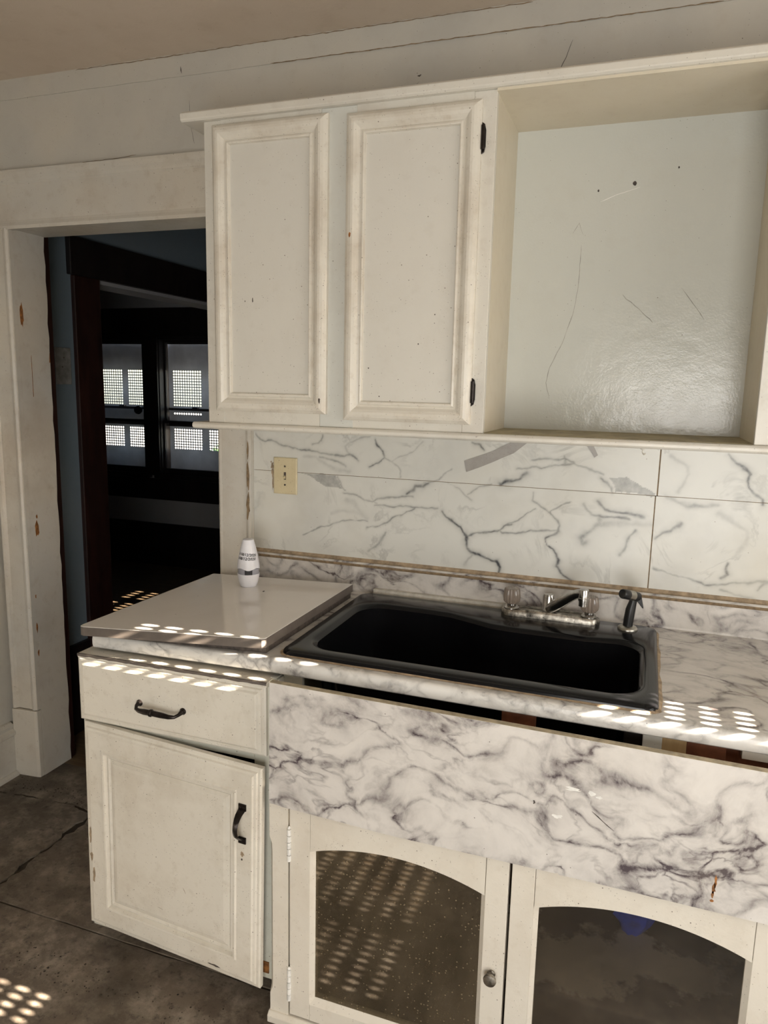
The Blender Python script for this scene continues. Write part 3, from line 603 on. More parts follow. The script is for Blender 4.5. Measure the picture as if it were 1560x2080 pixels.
# ================================================================== backsplash
VEINS=[
 ([(0.042,1.369),(0.06,1.353),(0.076,1.346),(0.098,1.35),(0.129,1.34),(0.166,1.331),(0.208,1.326),(0.251,1.321),(0.304,1.316),(0.345,1.312),(0.363,1.321),(0.386,1.309)],0.0021,0.6),
 ([(0.271,1.374),(0.268,1.357),(0.26,1.346),(0.239,1.342)],0.0013,0.45),
 ([(0.263,1.308),(0.298,1.302),(0.328,1.295),(0.351,1.28)],0.0023,0.5),
 ([(0.43,1.378),(0.385,1.368),(0.362,1.353),(0.348,1.342),(0.354,1.326),(0.363,1.319),(0.392,1.304)],0.0021,0.38),
 ([(0.447,1.371),(0.453,1.352),(0.471,1.332),(0.474,1.314),(0.455,1.297),(0.429,1.285)],0.0016,0.7),
 ([(0.474,1.314),(0.499,1.307),(0.522,1.29),(0.53,1.28),(0.525,1.261)],0.0013,0.5),
 ([(0.499,1.307),(0.532,1.325),(0.564,1.337),(0.596,1.367)],0.0013,0.4),
 ([(0.743,1.371),(0.764,1.367),(0.775,1.352)],0.0021,0.7),
 ([(0.323,1.249),(0.332,1.233),(0.341,1.22),(0.352,1.212)],0.0013,0.6),
 ([(0.347,1.204),(0.376,1.198),(0.411,1.183),(0.44,1.183),(0.474,1.194),(0.513,1.199),(0.568,1.203)],0.0021,0.5),
 ([(0.549,1.21),(0.568,1.224),(0.573,1.235),(0.6,1.24),(0.616,1.25)],0.0036,0.65),
 ([(0.446,1.17),(0.474,1.172),(0.514,1.17),(0.542,1.174),(0.575,1.172),(0.602,1.174),(0.645,1.174)],0.0016,0.55),
 ([(0.575,1.169),(0.548,1.156),(0.515,1.137),(0.487,1.119),(0.447,1.105),(0.424,1.097)],0.0016,0.5),
 ([(0.659,1.165),(0.673,1.147),(0.7,1.137),(0.714,1.127),(0.723,1.112),(0.736,1.1),(0.734,1.087),(0.738,1.063),(0.762,1.05),(0.788,1.044),(0.81,1.036),(0.828,1.032),(0.836,1.018),(0.835,0.997)],0.0026,0.9),
 ([(0.736,1.1),(0.754,1.107),(0.785,1.115),(0.826,1.124),(0.846,1.138),(0.866,1.145)],0.0018,0.7),
 ([(0.206,1.058),(0.24,1.07),(0.271,1.087),(0.306,1.101),(0.342,1.113),(0.366,1.117),(0.401,1.118),(0.427,1.117)],0.0016,0.6),
 ([(0.485,1.086),(0.471,1.063),(0.449,1.039),(0.431,1.026)],0.0031,0.45),
 ([(0.359,1.18),(0.376,1.176),(0.394,1.15),(0.424,1.125)],0.0062,0.2),
 ([(0.732,1.012),(0.744,1.035),(0.759,1.05)],0.0036,0.35),
 ([(0.684,1.292),(0.658,1.274),(0.643,1.258),(0.6,1.25)],0.0016,0.45),
 ([(0.859,1.274),(0.839,1.268),(0.825,1.259)],0.0031,0.7),
 ([(0.675,1.252),(0.707,1.236),(0.729,1.217),(0.75,1.208)],0.0013,0.35),
 ([(0.799,1.255),(0.769,1.251),(0.734,1.222)],0.0016,0.4),
 ([(0.306,1.132),(0.342,1.146),(0.377,1.143),(0.412,1.137)],0.0052,0.16),
 ([(0.209,1.305),(0.251,1.305),(0.317,1.27),(0.363,1.267)],0.0052,0.2),
 ([(0.87,1.305),(0.898,1.307),(0.913,1.313),(0.943,1.312),(0.968,1.318),(1.002,1.325),(1.026,1.329),(1.046,1.323),(1.071,1.312),(1.105,1.304)],0.0019,0.5),
 ([(0.825,1.258),(0.843,1.267),(0.879,1.277),(0.889,1.288),(0.898,1.296)],0.0038,0.8),
 ([(0.912,1.335),(0.942,1.337),(0.977,1.335),(1.006,1.338),(1.026,1.332)],0.0019,0.55),
 ([(1.001,1.345),(1.004,1.328)],0.0032,0.45),
 ([(1.101,1.293),(1.116,1.282),(1.127,1.27),(1.132,1.258)],0.0022,0.75),
 ([(0.924,1.241),(0.918,1.217),(0.939,1.206),(0.96,1.194),(0.968,1.19)],0.0016,0.5),
 ([(0.963,1.19),(0.985,1.202),(1.004,1.211),(1.023,1.22)],0.0016,0.6),
 ([(0.968,1.19),(0.979,1.178),(0.992,1.166),(1.0,1.151),(0.999,1.138),(0.989,1.129),(0.962,1.114),(0.966,1.095),(0.982,1.086),(0.992,1.074),(1.0,1.054),(0.997,1.035),(1.016,1.021),(1.029,1.009),(1.048,0.996)],0.0022,0.8),
 ([(0.782,1.112),(0.814,1.122),(0.832,1.129),(0.84,1.121),(0.877,1.119),(0.918,1.131),(0.953,1.135),(0.998,1.14)],0.0019,0.6),
 ([(0.832,1.129),(0.855,1.144),(0.885,1.162),(0.91,1.18),(0.93,1.192)],0.0013,0.5),
 ([(1.096,1.23),(1.111,1.216),(1.131,1.205),(1.16,1.2),(1.193,1.2),(1.216,1.197)],0.0027,0.7),
 ([(1.058,1.217),(1.069,1.2),(1.084,1.191),(1.104,1.188),(1.132,1.188),(1.161,1.187),(1.18,1.186)],0.0027,0.65),
 ([(1.104,1.185),(1.105,1.17),(1.087,1.153),(1.064,1.131)],0.0059,0.35),
 ([(1.105,1.167),(1.162,1.172),(1.237,1.176)],0.007,0.25),
 ([(1.199,1.155),(1.186,1.141),(1.182,1.128),(1.176,1.11),(1.163,1.088)],0.0027,0.6),
 ([(1.075,1.142),(1.057,1.125),(1.062,1.11),(1.074,1.116)],0.0054,0.4),
 ([(1.411,1.372),(1.425,1.356),(1.443,1.345),(1.457,1.332),(1.464,1.323),(1.46,1.306),(1.465,1.29),(1.479,1.277),(1.495,1.264),(1.499,1.25)],0.0027,0.9),
 ([(1.272,1.364),(1.296,1.347),(1.314,1.333),(1.32,1.314),(1.305,1.284),(1.297,1.269)],0.0038,0.25),
 ([(1.251,1.14),(1.271,1.154),(1.284,1.16),(1.301,1.176),(1.309,1.185)],0.0032,0.65),
 ([(1.272,1.253),(1.304,1.24),(1.323,1.232),(1.358,1.235),(1.393,1.242)],0.0038,0.4),
 ([(1.399,1.219),(1.426,1.206),(1.449,1.189),(1.467,1.181),(1.473,1.162),(1.463,1.137),(1.448,1.111)],0.0054,0.3),
 ([(1.435,1.091),(1.43,1.075),(1.435,1.061),(1.423,1.05)],0.0027,0.8),
 ([(1.251,1.057),(1.274,1.056),(1.302,1.044),(1.335,1.04),(1.358,1.035),(1.381,1.028),(1.416,1.029),(1.451,1.036),(1.485,1.042),(1.51,1.05),(1.531,1.052)],0.0024,0.55),
 ([(1.422,1.017),(1.444,1.012),(1.475,1.006),(1.506,1.0)],0.0024,0.45),
 ([(1.508,1.025),(1.523,1.046),(1.547,1.063)],0.0024,0.5),
]
VPATCH=[[(0.197, 1.252), (0.245, 1.254), (0.317, 1.251), (0.329, 1.233), (0.341, 1.214), (0.287, 1.214), (0.263, 1.228), (0.239, 1.246)],[(1.12, 1.295), (1.172, 1.298), (1.186, 1.289), (1.201, 1.28), (1.241, 1.262), (1.24, 1.254), (1.193, 1.256), (1.142, 1.259), (1.133, 1.278)]]
def smooth_noise(X, Z, seed, f):
    r = np.random.RandomState(seed); out = np.zeros_like(X)
    for k in range(7):
        a = r.rand()*2*PI; ff = f*(1+.35*k); out += np.sin(X*ff*math.cos(a)+Z*ff*math.sin(a)+r.rand()*6.28)/(1+.3*k)
    return out/3.5
def vein_field(X, Z):
    Xw = X+.0045*smooth_noise(X, Z, 1, 55)+.0018*smooth_noise(X, Z, 3, 190); Zw = Z+.0045*smooth_noise(X, Z, 2, 55)+.0018*smooth_noise(X, Z, 4, 190)
    out = np.zeros_like(X); wm = 1+.45*smooth_noise(X, Z, 5, 70); im = .82+.35*smooth_noise(X, Z, 6, 40)
    for pts, wd, dk in VEINS:
        xs = [p[0] for p in pts]; zs = [p[1] for p in pts]; mk = (X > min(xs)-.06) & (X < max(xs)+.06) & (Z > min(zs)-.06) & (Z < max(zs)+.06)
        if not mk.any(): continue
        x = Xw[mk]; z = Zw[mk]; d = np.full(x.shape, 9.)
        for (a, b) in zip(pts, pts[1:]):
            vx, vz = b[0]-a[0], b[1]-a[1]; l2 = vx*vx+vz*vz+1e-12; t = np.clip(((x-a[0])*vx+(z-a[1])*vz)/l2, 0, 1)
            d = np.minimum(d, np.hypot(x-a[0]-t*vx, z-a[1]-t*vz))
        ww = 1.2*wd*wm[mk]; e = dk*im[mk]*(.85*np.exp(-(d/ww)**2)+.30*np.exp(-(d/(ww*3.5))**2)); out[mk] = np.maximum(out[mk], e)
    for poly in VPATCH:
        n = len(poly); ins = np.zeros(X.shape, bool)
        for i in range(n):
            (x1, z1), (x2, z2) = poly[i], poly[(i+1) % n]
            c = ((z1 > Zw) != (z2 > Zw)) & (Xw < (x2-x1)*(Zw-z1)/(z2-z1+1e-12)+x1); ins ^= c
        out = np.where(ins, np.maximum(out, .42+.08*smooth_noise(X, Z, 9, 120)), out)
    return np.clip(out, 0, 1)
bs_ = empty('backsplash', (.9, -.002, .985), 'white marble look wall panels with grey veins above the sink', 'backsplash')
def splash_panel(x0, x1, z0, z1, y, step=.0026):
    nx, nz = int((x1-x0)/step), int((z1-z0)/step)
    X, Z = np.meshgrid(np.linspace(x0, x1, nx+1), np.linspace(z0, z1, nz+1)); vf = vein_field(X, Z)
    off = wloc(bs_); n0 = X.size
    co = np.stack([X.ravel()-off.x, np.full(n0, y-off.y), Z.ravel()-off.z], 1)
    i = np.arange(nx)[None, :]+np.arange(nz)[:, None]*(nx+1); i = i.ravel(); F = np.stack([i, i+1, i+nx+2, i+nx+1], 1)
    me = bpy.data.meshes.new('panel'); V = co.tolist(); Fl = F.tolist()
    b = len(V); yb = 0-off.y
    V += [[x-off.x, y_-off.y, z-off.z] for (x, y_, z) in ((x0,y,z0),(x1,y,z0),(x1,y,z1),(x0,y,z1),(x0,-.0004,z0),(x1,-.0004,z0),(x1,-.0004,z1),(x0,-.0004,z1))]
    Fl += [[b, b+1, b+5, b+4], [b+1, b+2, b+6, b+5], [b+2, b+3, b+7, b+6], [b+3, b, b+4, b+7]]
    me.from_pydata(V, [], Fl); me.materials.append(MT['splash'])
    at = me.attributes.new('vein', 'FLOAT', 'POINT'); at.data.foreach_set('value', np.concatenate([vf.ravel(), np.zeros(8)]).astype(np.float32))
    o = bpy.data.objects.new('panel', me); COL.objects.link(o); o.parent = bs_; return o
splash_panel(.0342, 1.2445, 1.2550, 1.3985, -.0042)
splash_panel(.0342, 1.2410, .9880, 1.2535, -.0046)
splash_panel(1.2480, 1.75, 1.2550, 1.3985, -.0040)
splash_panel(1.2440, 1.75, .9880, 1.2535, -.0044)
ob('joint_strip', MB().box(1.2405, 1.2485, -.0028, -.0004, .988, 1.3985).box(.0375, 1.75, -.0028, -.0004, 1.2530, 1.2555), MT['grime'], bs_, label='brown grime in the panel joints')
ob('panel', MB().box(1.752, XR, -.0042, -.0004, .988, 1.3985), MT['marblelight'], bs_)

# ================================================================== countertop
def tilt(x, y, z): return (x, y, z-max(0, .43-x)*.022)
ct = empty('countertop', (.9, -.3, .90), 'marble patterned laminate countertop with rounded front edge around the sink', 'countertop')
HX0, HX1, HY0, HY1 = .452, 1.252, -.580, -.070
cm = MB()
cm.box(-.078, HX0, -.600, -.018, .866, .90); cm.box(HX1, XR, -.600, -.018, .866, .90)
cm.box(HX0, HX1, HY1, -.018, .866, .90); cm.box(HX0, HX1, -.600, HY0, .866, .90)
cm.map(tilt); ob('top', cm, MT['marble'], ct)
nose = [(-.600,.866),(-.626,.8645),(-.6305,.868),(-.6325,.876),(-.6325,.888),(-.6305,.8955),(-.6265,.8992),(-.620,.90),(-.600,.90)]
nx = [-.078, .1, .3, .43, .7, 1.0, 1.3, 1.6, 2.0, XR]
ob('front_edge', MB().loft([[tilt(x, p[0], p[1]) for p in nose] for x in nx]), MT['marblelight'], ct, smooth=True)
cp = [(-.018,.895),(-.024,.897),(-.0215,.905),(-.021,.980),(-.023,.987),(-.018,.9905),(0,.9905),(0,.895)]
ob('backsplash_lip', MB().loft([[tilt(x, p[0], p[1]) if p[1] < .92 else (x, p[0], p[1]) for p in cp] for x in nx]).map(lambda x, y, z: (x+.114 if x < 0 else x, y, z)), MT['marble'], ct)
ob('lip_joint', MB().prism([(-.0205,.9885),(-.0095,.9925),(-.0045,1.001),(-.0045,.9885)], 'x', .0375, XR), MT['caulk'], ct, label='brown caulk along the top of the lip')
ob('lip_grime', MB().prism([(-.0225,.9775),(-.0232,.982),(-.0225,.986),(-.0205,.986),(-.0205,.9775)], 'x', .06, XR), MT['grime'], ct, label='brown grime line along the lip')  # thin strip of brown grime below the lip's top edge
ob('caulk_strip', MB().box(.462, .88, -.040, -.0225, .8995, .9175), MT['whitestrip'], ct, label='white caulk strip behind the sink')

# white board lying on the left end
bd = MB(); zb = lambda x: .9012-max(0, .43-x)*.022
FL_, FR_, BR_, BL_ = (-.0732,-.6853,.928), (.4094,-.6235,.942), (.4160,-.0940,.942), (-.0530,-.1120,.928)
def lerp(a, b, t): return tuple(a[i]+(b[i]-a[i])*t for i in range(3))
top = [lerp(FL_, BL_, .03), lerp(lerp(FL_, BL_, .008), lerp(FR_, BR_, .008), .008), lerp(FL_, FR_, .03), lerp(FL_, FR_, .985), lerp(FR_, BR_, .02), BR_, BL_]
wbm = empty('loose_laminate_board', (.16, -.36, .905), 'loose white laminate board lying on the counter left of the sink', 'board')
th = .0235
ob('board', MB().loft([[(x, y, z-th) for x, y, z in top], [(x, y, z-.001) for x, y, z in top], ]).map(lambda x, y, z: (x, y, z)), MT['edgebrown'], wbm, label='bare brown edge of the board')
ob('laminate_face', MB().loft([[(x, y, z-.001) for x, y, z in top], [(x, y, z) for x, y, z in top]]), MT['whiteboard'], wbm, label='glossy white laminate face')
ob('substrate', MB().prism([(-.058,-.640),(.402,-.602),(.411,-.098),(-.050,-.115)], 'z', .8995, .9055).map(lambda x, y, z: (x, y, (.9005-max(0,.43-x)*.022) if z < .9 else .9045+(x+.07)*.0285)), MT['mark'], wbm, label='dark underlay below the board')
ob('edge_mark', MB().prism(blob(.205, -.255, .003, .006, 8, .4, 4), 'z', .9366, .9369), MT['mark'], wbm)

# ================================================================== sink
sk = empty('sink', (.853, -.33, .90), 'black enamel drop in kitchen sink set into the counter', 'sink')
O0 = rr(.4346, 1.2725, -.602, -.058, .030); O1 = rr(.437, 1.270, -.5995, -.0605, .030); O2 = rr(.443, 1.264, -.592, -.067, .034)
I0 = rr(.470, 1.246, -.562, -.150, .075); I1 = rr(.476, 1.240, -.555, -.157, .072); I2 = rr(.484, 1.232, -.547, -.165, .070); I3 = rr(.500, 1.218, -.532, -.182, .070); I4 = rr(.540, 1.178, -.495, -.225, .06)
def bulge(pts):
    out = []
    for x, y in pts:
        k = ss(.70, .90, x)*(1-.35*ss(1.08, 1.24, x)); t = ss(-.40, -.16, y); out.append((x, y-.062*k*t))
    return out
def at_z(pts, z): return [(x, y, z) for x, y in pts]
rings = [at_z(O0,.9003), at_z(O0,.905), at_z(O1,.9095), at_z(O2,.9125), at_z(bulge(I0),.9125), at_z(bulge(I1),.9105), at_z(bulge(I2),.902), at_z(bulge(I2),.885), at_z(bulge(I3),.72), at_z(bulge(I4),.702)]
ob('basin', MB().loft(rings, cap0=False, cap1=True), MT['blackenamel'], sk, smooth=True)
ob('drain', MB().lathe([(.055,.7025),(.055,.7045),(.045,.7055),(.040,.7035),(.034,.7030),(.010,.7030)], (.90,-.37,0), n=28), MT['oldchrome'], sk, smooth=True)
O9 = rr(.4295, 1.2785, -.6085, -.052, .033); rnd = random.Random(6)
cj = [tuple((x+rnd.uniform(-.0028,.0028), y+rnd.uniform(-.0028,.0028), .9006) for x, y in O9), tuple((x, y, .9028+rnd.uniform(-.0008,.0012)) for x, y in O0), tuple((x, y, .9035) for x, y in O1)]
ob('caulk', MB().loft(cj, cap0=False, cap1=False), MT['caulk'], sk, label='crumbling brown caulk around the rim')

# ================================================================== faucet
fc = empty('faucet', (.995, -.098, .9125), 'worn chrome faucet with two clear knobs behind the sink', 'faucet')
bp = rr(.864, 1.128, -.124, -.070, .0265, 10, 8)
def arch(x): return .006*(1-((x-.996)/.132)**2)
bl = [[(x, y, .9128) for x, y in bp], [(x, y, .921+arch(x)) for x, y in bp], [(.996+(x-.996)*.985, -.097+(y+.097)*.86, .927+arch(x)) for x, y in bp], [(.996+(x-.996)*.95, -.097+(y+.097)*.6, .9295+arch(x)) for x, y in bp]]
ob('base_plate', MB().loft(bl), MT['oldchrome'], fc, smooth=True)
for kx in (.8915, 1.0995):
    kn = ob('knob', MB().lathe([(.013,.942),(.0165,.944),(.0215,.950),(.0228,.960),(.0215,.972),(.0205,.980),(.0185,.985),(.011,.9865),(.004,.985)], (kx,-.098,0), n=96, flute=.06, fn=16), MT['acrylic'], fc, smooth=True)
    ob('collar', MB().lathe([(.021,.926),(.021,.932),(.017,.936),(.013,.938),(.013,.943)], (kx,-.098,0), n=24), MT['chrome'], kn, smooth=True)
ob('post', MB().lathe([(.019,.930),(.0185,.938),(.0165,.942),(.0165,.972),(.0150,.977),(.0142,.980),(.006,.981)], (.992,-.098,0), n=24), MT['chrome'], fc, smooth=True)
sp = [(.997,-.106,.942),(1.006,-.117,.951),(1.032,-.148,.977),(1.058,-.178,1.003),(1.074,-.197,1.0165),(1.088,-.211,1.022)]
spr = [.0145,.0148,.0142,.0130,.0118,.0115]
ob('spout', MB().tube(sp, spr, 14), MT['chrome'], fc, smooth=True)
ob('aerator', MB().lathe([(.004,1.034),(.0115,1.033),(.0125,1.030),(.0125,1.012),(.0135,1.011),(.0135,1.004),(.0115,1.003),(.0115,.990),(.004,.989)], (1.0895,-.212,0), n=24), MT['chrome'], fc, smooth=True)

# ================================================================== sprayer
sy = empty('sink_sprayer', (1.199, -.108, .9125), 'black pull out sink sprayer standing right of the faucet', 'sprayer')
ob('escutcheon', MB().lathe([(.0255,.9126),(.0255,.915),(.0225,.919),(.0165,.9215),(.0135,.922)], (1.199,-.108,0), n=28), MT['nickel'], sy, smooth=True)
ob('handle', MB().tube([(1.199,-.108,.921),(1.2005,-.108,.940),(1.203,-.107,.965),(1.207,-.106,.985),(1.209,-.106,1.000)], [.0125,.0128,.0125,.0100,.0090], 16), MT['blackplastic'], sy, smooth=True)
hd0 = Vector((1.219, -.104, 1.0005)); hd1 = Vector((1.180, -.150, 1.0165))
ax = (hd1-hd0).normalized()
ob('head', MB().lathe([(.006,-.004),(.0115,0),(.0125,.014),(.0125,.020)], hd0, ax, 20).lathe([(.0122,.038),(.0126,.039),(.0126,.060),(.0112,.0625),(.004,.060)], hd0, ax, 20), MT['blackplastic'], sy, smooth=True)
ob('ring', MB().lathe([(.0128,.019),(.0128,.040)], hd0, ax, 20), MT['nickel'], sy, smooth=True, label='silver ring on the sprayer head')
ob('lever', MB().prism([(1.207,1.010),(1.222,1.008),(1.2285,.998),(1.2345,.972),(1.2315,.9725),(1.2215,.985),(1.210,.998)], 'y', -.112, -.098), MT['blackplastic'], sy, bevel=.002)

# ================================================================== air freshener
BX, BY, BZ = .1300, -.210, .9334
af = empty('air_freshener', (BX, BY, BZ), 'small white air freshener with handwritten dates, on the white board', 'air freshener')
def rad(h):
    P = [(0,.0225),(.004,.0245),(.012,.0275),(.024,.0305),(.036,.0322),(.050,.0330),(.062,.0328),(.080,.0305),(.100,.0265),(.120,.0215),(.136,.0172),(.142,.0155)]
    for (a, ra), (b, rb) in zip(P, P[1:]):
        if a <= h <= b: return ra+(rb-ra)*(h-a)/(b-a)
    return P[-1][1]
def wave(a):
    return .0030*math.cos(a*4)
va = math.atan2(CY-BY, CX-BX)              # side turned to the viewer
n = 48; rings = []
for h in (.0, .002, .008, .018, .030, .038, .0400):
    rings.append([(BX+rad(h)*(.93 if h == 0 else 1)*math.cos(2*PI*i/n), BY+rad(h)*(.93 if h == 0 else 1)*math.sin(2*PI*i/n), BZ+h) for i in range(n)])
ob('base', MB().loft(rings), MT['white_plastic'], af, smooth=True)
rings = [[(BX+.0308*math.cos(2*PI*i/n), BY+.0308*math.sin(2*PI*i/n), BZ+h) for i in range(n)] for h in (.039, .060)]
ob('band', MB().loft(rings), MT['grey_plastic'], af, smooth=True, label='grey recessed band')
rings = []
for h in (.0560, .0585, .066, .080, .100, .120, .136, .1405, .142):
    k = 1 if h == .0560 else (.6 if h == .0585 else 0)
    rings.append([(BX+rad(h)*(.86 if h == .142 else 1)*math.cos(2*PI*i/n), BY+rad(h)*(.86 if h == .142 else 1)*math.sin(2*PI*i/n), BZ+h-k*wave(2*PI*i/n-va)) for i in range(n)])
ob('cover', MB().loft(rings), MT['white_plastic'], af, smooth=True)
sen = MB(); A = [va-.36+.72*i/8 for i in range(9)]
sen.loft([[(BX+.0314*math.cos(a), BY+.0314*math.sin(a), BZ+h) for a in A] for h in (.0395, .0575)], False, False, closed=False)
ob('sensor', sen, MT['ink'], af, label='black sensor window')
def wrap_text(txt, h0, size, a_start, slope):
    cu = bpy.data.curves.new('t', 'FONT'); cu.body = txt; cu.size = size; cu.resolution_u = 2; cu.offset = size*.03; cu.shear = .25; cu.space_character = 1.0
    t = bpy.data.objects.new('t', cu); COL.objects.link(t); dg = bpy.context.evaluated_depsgraph_get(); dg.update()
    me = bpy.data.meshes.new_from_object(t.evaluated_get(dg)); bpy.data.objects.remove(t)
    v = [tuple(q.co) for q in me.vertices]; f = [tuple(p.vertices) for p in me.polygons]; m = MB(); vs = []
    for x, y, z in v:
        h = h0+y-slope*x; r = rad(h)+.0003; a = a_start+x/.0280; vs.append((BX+r*math.cos(a), BY+r*math.sin(a), BZ+h))
    m.add(vs, f); bpy.data.meshes.remove(me); return m
ob('lettering', wrap_text('k:08/12/2020', .0985, .0112, va-1.22, .085), MT['ink'], af, label='handwritten black date, upper line')
ob('lettering', wrap_text('t:08/12/2020', .0860, .0112, va-1.30, .05), MT['ink'], af, label='handwritten black date, lower line')

# ================================================================== light switch, tape, hooks
lsw = empty('light_switch', (.148, -.0046, 1.1836), 'ivory toggle light switch on the marble backsplash', 'light switch')
ob('plate', MB().loft([[(x, -.0046, z) for x, z in ((.1073,1.1836),(.1884,1.1836),(.1884,1.2987),(.1073,1.2987))], [(x, -.0085, z) for x, z in ((.1073,1.1836),(.1884,1.1836),(.1884,1.2987),(.1073,1.2987))], [(x, -.0105, z) for x, z in ((.1103,1.1866),(.1854,1.1866),(.1854,1.2957),(.1103,1.2957))]]), MT['ivory'], lsw)
ob('toggle_slot', MB().box(.1440, .1515, -.0112, -.0100, 1.2295, 1.2530), MT['mark'], lsw)
ob('toggle', MB().prism([(-.0105,1.2325),(-.0185,1.2335),(-.0195,1.2375),(-.0105,1.2430)], 'x', .1452, .1503), MT['ivory'], lsw)
for zz in (1.2715, 1.2130): ob('screw', MB().lathe([(.0030,0),(.0030,.0016),(.0018,.0024)], (.1478,-.0105,zz), (0,-1,0), 12), MT['mark'], lsw)
for k, (x, z, a, b) in enumerate(((.1005,1.270,.006,.012),(.102,1.247,.004,.016),(.096,1.283,.003,.003),(.103,1.215,.003,.02))):
    ob('stain', MB().prism(blob(x, z, a, b, 12, .5, 40+k), 'y', -.0052, -.0047), MT['caulk'], bs_, label='brown smear beside the switch')
tp = MB(); L = [(.7195,1.3195),(.760,1.3350),(.800,1.3510),(.838,1.3720),(.865,1.3860)]; R = [(.7270,1.2875),(.765,1.3030),(.800,1.3190),(.832,1.3350),(.860,1.3480),(.905,1.3860)]
ob('tape_strip', MB().prism(L+[(.900,1.3975)]+R[::-1], 'y', -.0064, -.0048), MT['tape'], label='torn strip of grey tape stuck diagonally under the wall cabinet', cat='tape')
ob('tape_scrap', MB().prism([(1.0440,1.3970),(1.0660,1.3970),(1.0880,1.3545),(1.0790,1.3475),(1.0710,1.3600)], 'y', -.0064, -.0046), MT['tape'], label='small torn tape scrap hanging below the niche', cat='tape')
hk = empty('cup_hook', (1.2055, -.29, 1.3985), 'tiny white painted hook under the niche shelf', 'hook')
ob('screw_plate', MB().lathe([(.006,1.3984),(.006,1.396),(.003,1.395)], (1.2015,-.275,0), n=12), MT['cab'], hk, smooth=True)
ob('bent_wire', MB().tube([(1.2015,-.275,1.396),(1.2015,-.276,1.388),(1.2045,-.280,1.384),(1.2075,-.283,1.387)], .0018, 8), MT['cab'], hk, smooth=True)

# outlet plate on the blue wall
op = empty('outlet_plate', (PX, .355, 1.50), 'grimy grey switch plate on the blue wall beyond the doorway', 'switch plate')
ob('plate', MB().box(PX, PX+.006, .318, .402, 1.505, 1.652), plain('dirty_grey_plastic', (.22,.22,.21), .5, var=.2, scale=40), op, bevel=.002)
for (y, z) in ((.362, 1.612), (.352, 1.575)): ob('screw', MB().lathe([(.003,0),(.003,.0015),(.001,.002)], (PX+.006, y, z), (1,0,0), 10), MT['mark'], op)

# cracks and marks on the plaster
for k, (pts, wd_, y_) in enumerate((([(-.105,2.250),(-.075,2.262),(-.055,2.259),(-.035,2.275),(-.025,2.268)], .0009, -.0006), ([(-.18,2.37),(-.178,2.30),(-.165,2.245)], .0006, -.0006),
      ([(-.60,2.222),(-.45,2.226),(-.38,2.230)], .0010, -.0006), ([(.92,2.32),(.94,2.36),(.955,2.40)], .0008, -.0006), ([(.50,2.34),(.53,2.325),(.55,2.345)], .0008, -.0006), ([(-.13,2.232),(-.09,2.236),(-.085,2.252),(-.02,2.256)], .0011, -.0006),
      ([(.1,2.4385),(.3,2.4390),(.6,2.4395),(.9,2.4392),(1.3,2.4398)], .0014, -.0046), ([(-.6,2.4995),(-.3,2.4985),(0,2.5000),(.3,2.4990),(.6,2.4998),(.85,2.4990)], .0013, -.0046), ([(.545,2.360),(.556,2.362)], .003, -.0006), ([(-.205,2.466),(-.203,2.446)], .002, -.0046))):
    line_marks(pts, wd_, y_, MT['grime'] if k in (2, 6, 7) else MT['mark'], wall_back, 'crack', 30+k)

# ================================================================== left base cabinet
bc = empty('base_cabinet', (.17, -.33, 0), 'white base cabinet with one drawer and an ajar door, left end', 'cabinet')
BL0, BR0, BYF = -.100, .4440, -.650
ob('side_panel', MB().box(BL0, BL0+.016, BYF+.02, -.02, .085, .842), MT['base'], bc)
ob('side_panel', MB().box(BR0-.016, BR0, BYF+.02, -.02, .0, .855), MT['cabgrey'], bc)
ob('back_panel', MB().box(BL0+.016, BR0-.016, -.03, -.02, .08, .842), MT['blackwood'], bc)
ob('bottom_panel', MB().box(BL0+.016, BR0-.016, BYF+.02, -.03, .085, .10), MT['pine'], bc)
ob('toe_board', MB().box(BL0+.01, BR0-.002, -.575, -.560, 0, .085), MT['blackwood'], bc)
ob('stile', MB().box(BL0, BL0+.042, BYF, BYF+.02, .075, .846), MT['basegreen'], bc)
ob('stile', MB().box(.395, BR0, BYF, BYF+.02, .075, .852), MT['basegreen'], bc, bevel=.002)
ob('rail', MB().box(BL0+.042, .395, BYF, BYF+.02, .652, .700), MT['basegreen'], bc)
ob('rail', MB().box(BL0+.042, .395, BYF, BYF+.02, .075, .112), MT['base'], bc)
ob('rail', MB().box(BL0+.042, .395, BYF, BYF+.02, .800, .846), MT['basegreen'], bc)
ob('wood_shim', MB().box(.405, .432, BYF-.003, BYF, .092, .122), MT['chip'], bc, label='bare brown wood at the foot of the stile')
tb = MB().prism([(-.600,.840),(-.650,.840),(-.662,.843),(-.664,.850),(-.660,.8535),(-.600,.8535)], 'x', -.099, .436).map(lambda x, y, z: (x, y, z-max(0,.43-x)*.012))
ob('top_lip', tb, MT['base'], bc, label='grimy top ledge above the drawer')
rnd = random.Random(9)
el = MB(); pts = [(-.099+.535*i/44) for i in range(45)]
el.loft([[(x, -.6645, .8475+rnd.uniform(-.0012,.0012)-max(0,.43-x)*.012), (x, -.6648, .8535+rnd.uniform(-.0005,.0010)-max(0,.43-x)*.012), (x, -.661, .8545-max(0,.43-x)*.012)] for x in pts], False, False, closed=False)
ob('bare_edge', el, MT['edgebrown'], bc, label='bare brown edge of the ledge')
def part_empty(name, loc, parent):
    e = empty(name, (0,0,0)); e.parent = parent; e.location = Vector(loc)-wloc(parent); return e
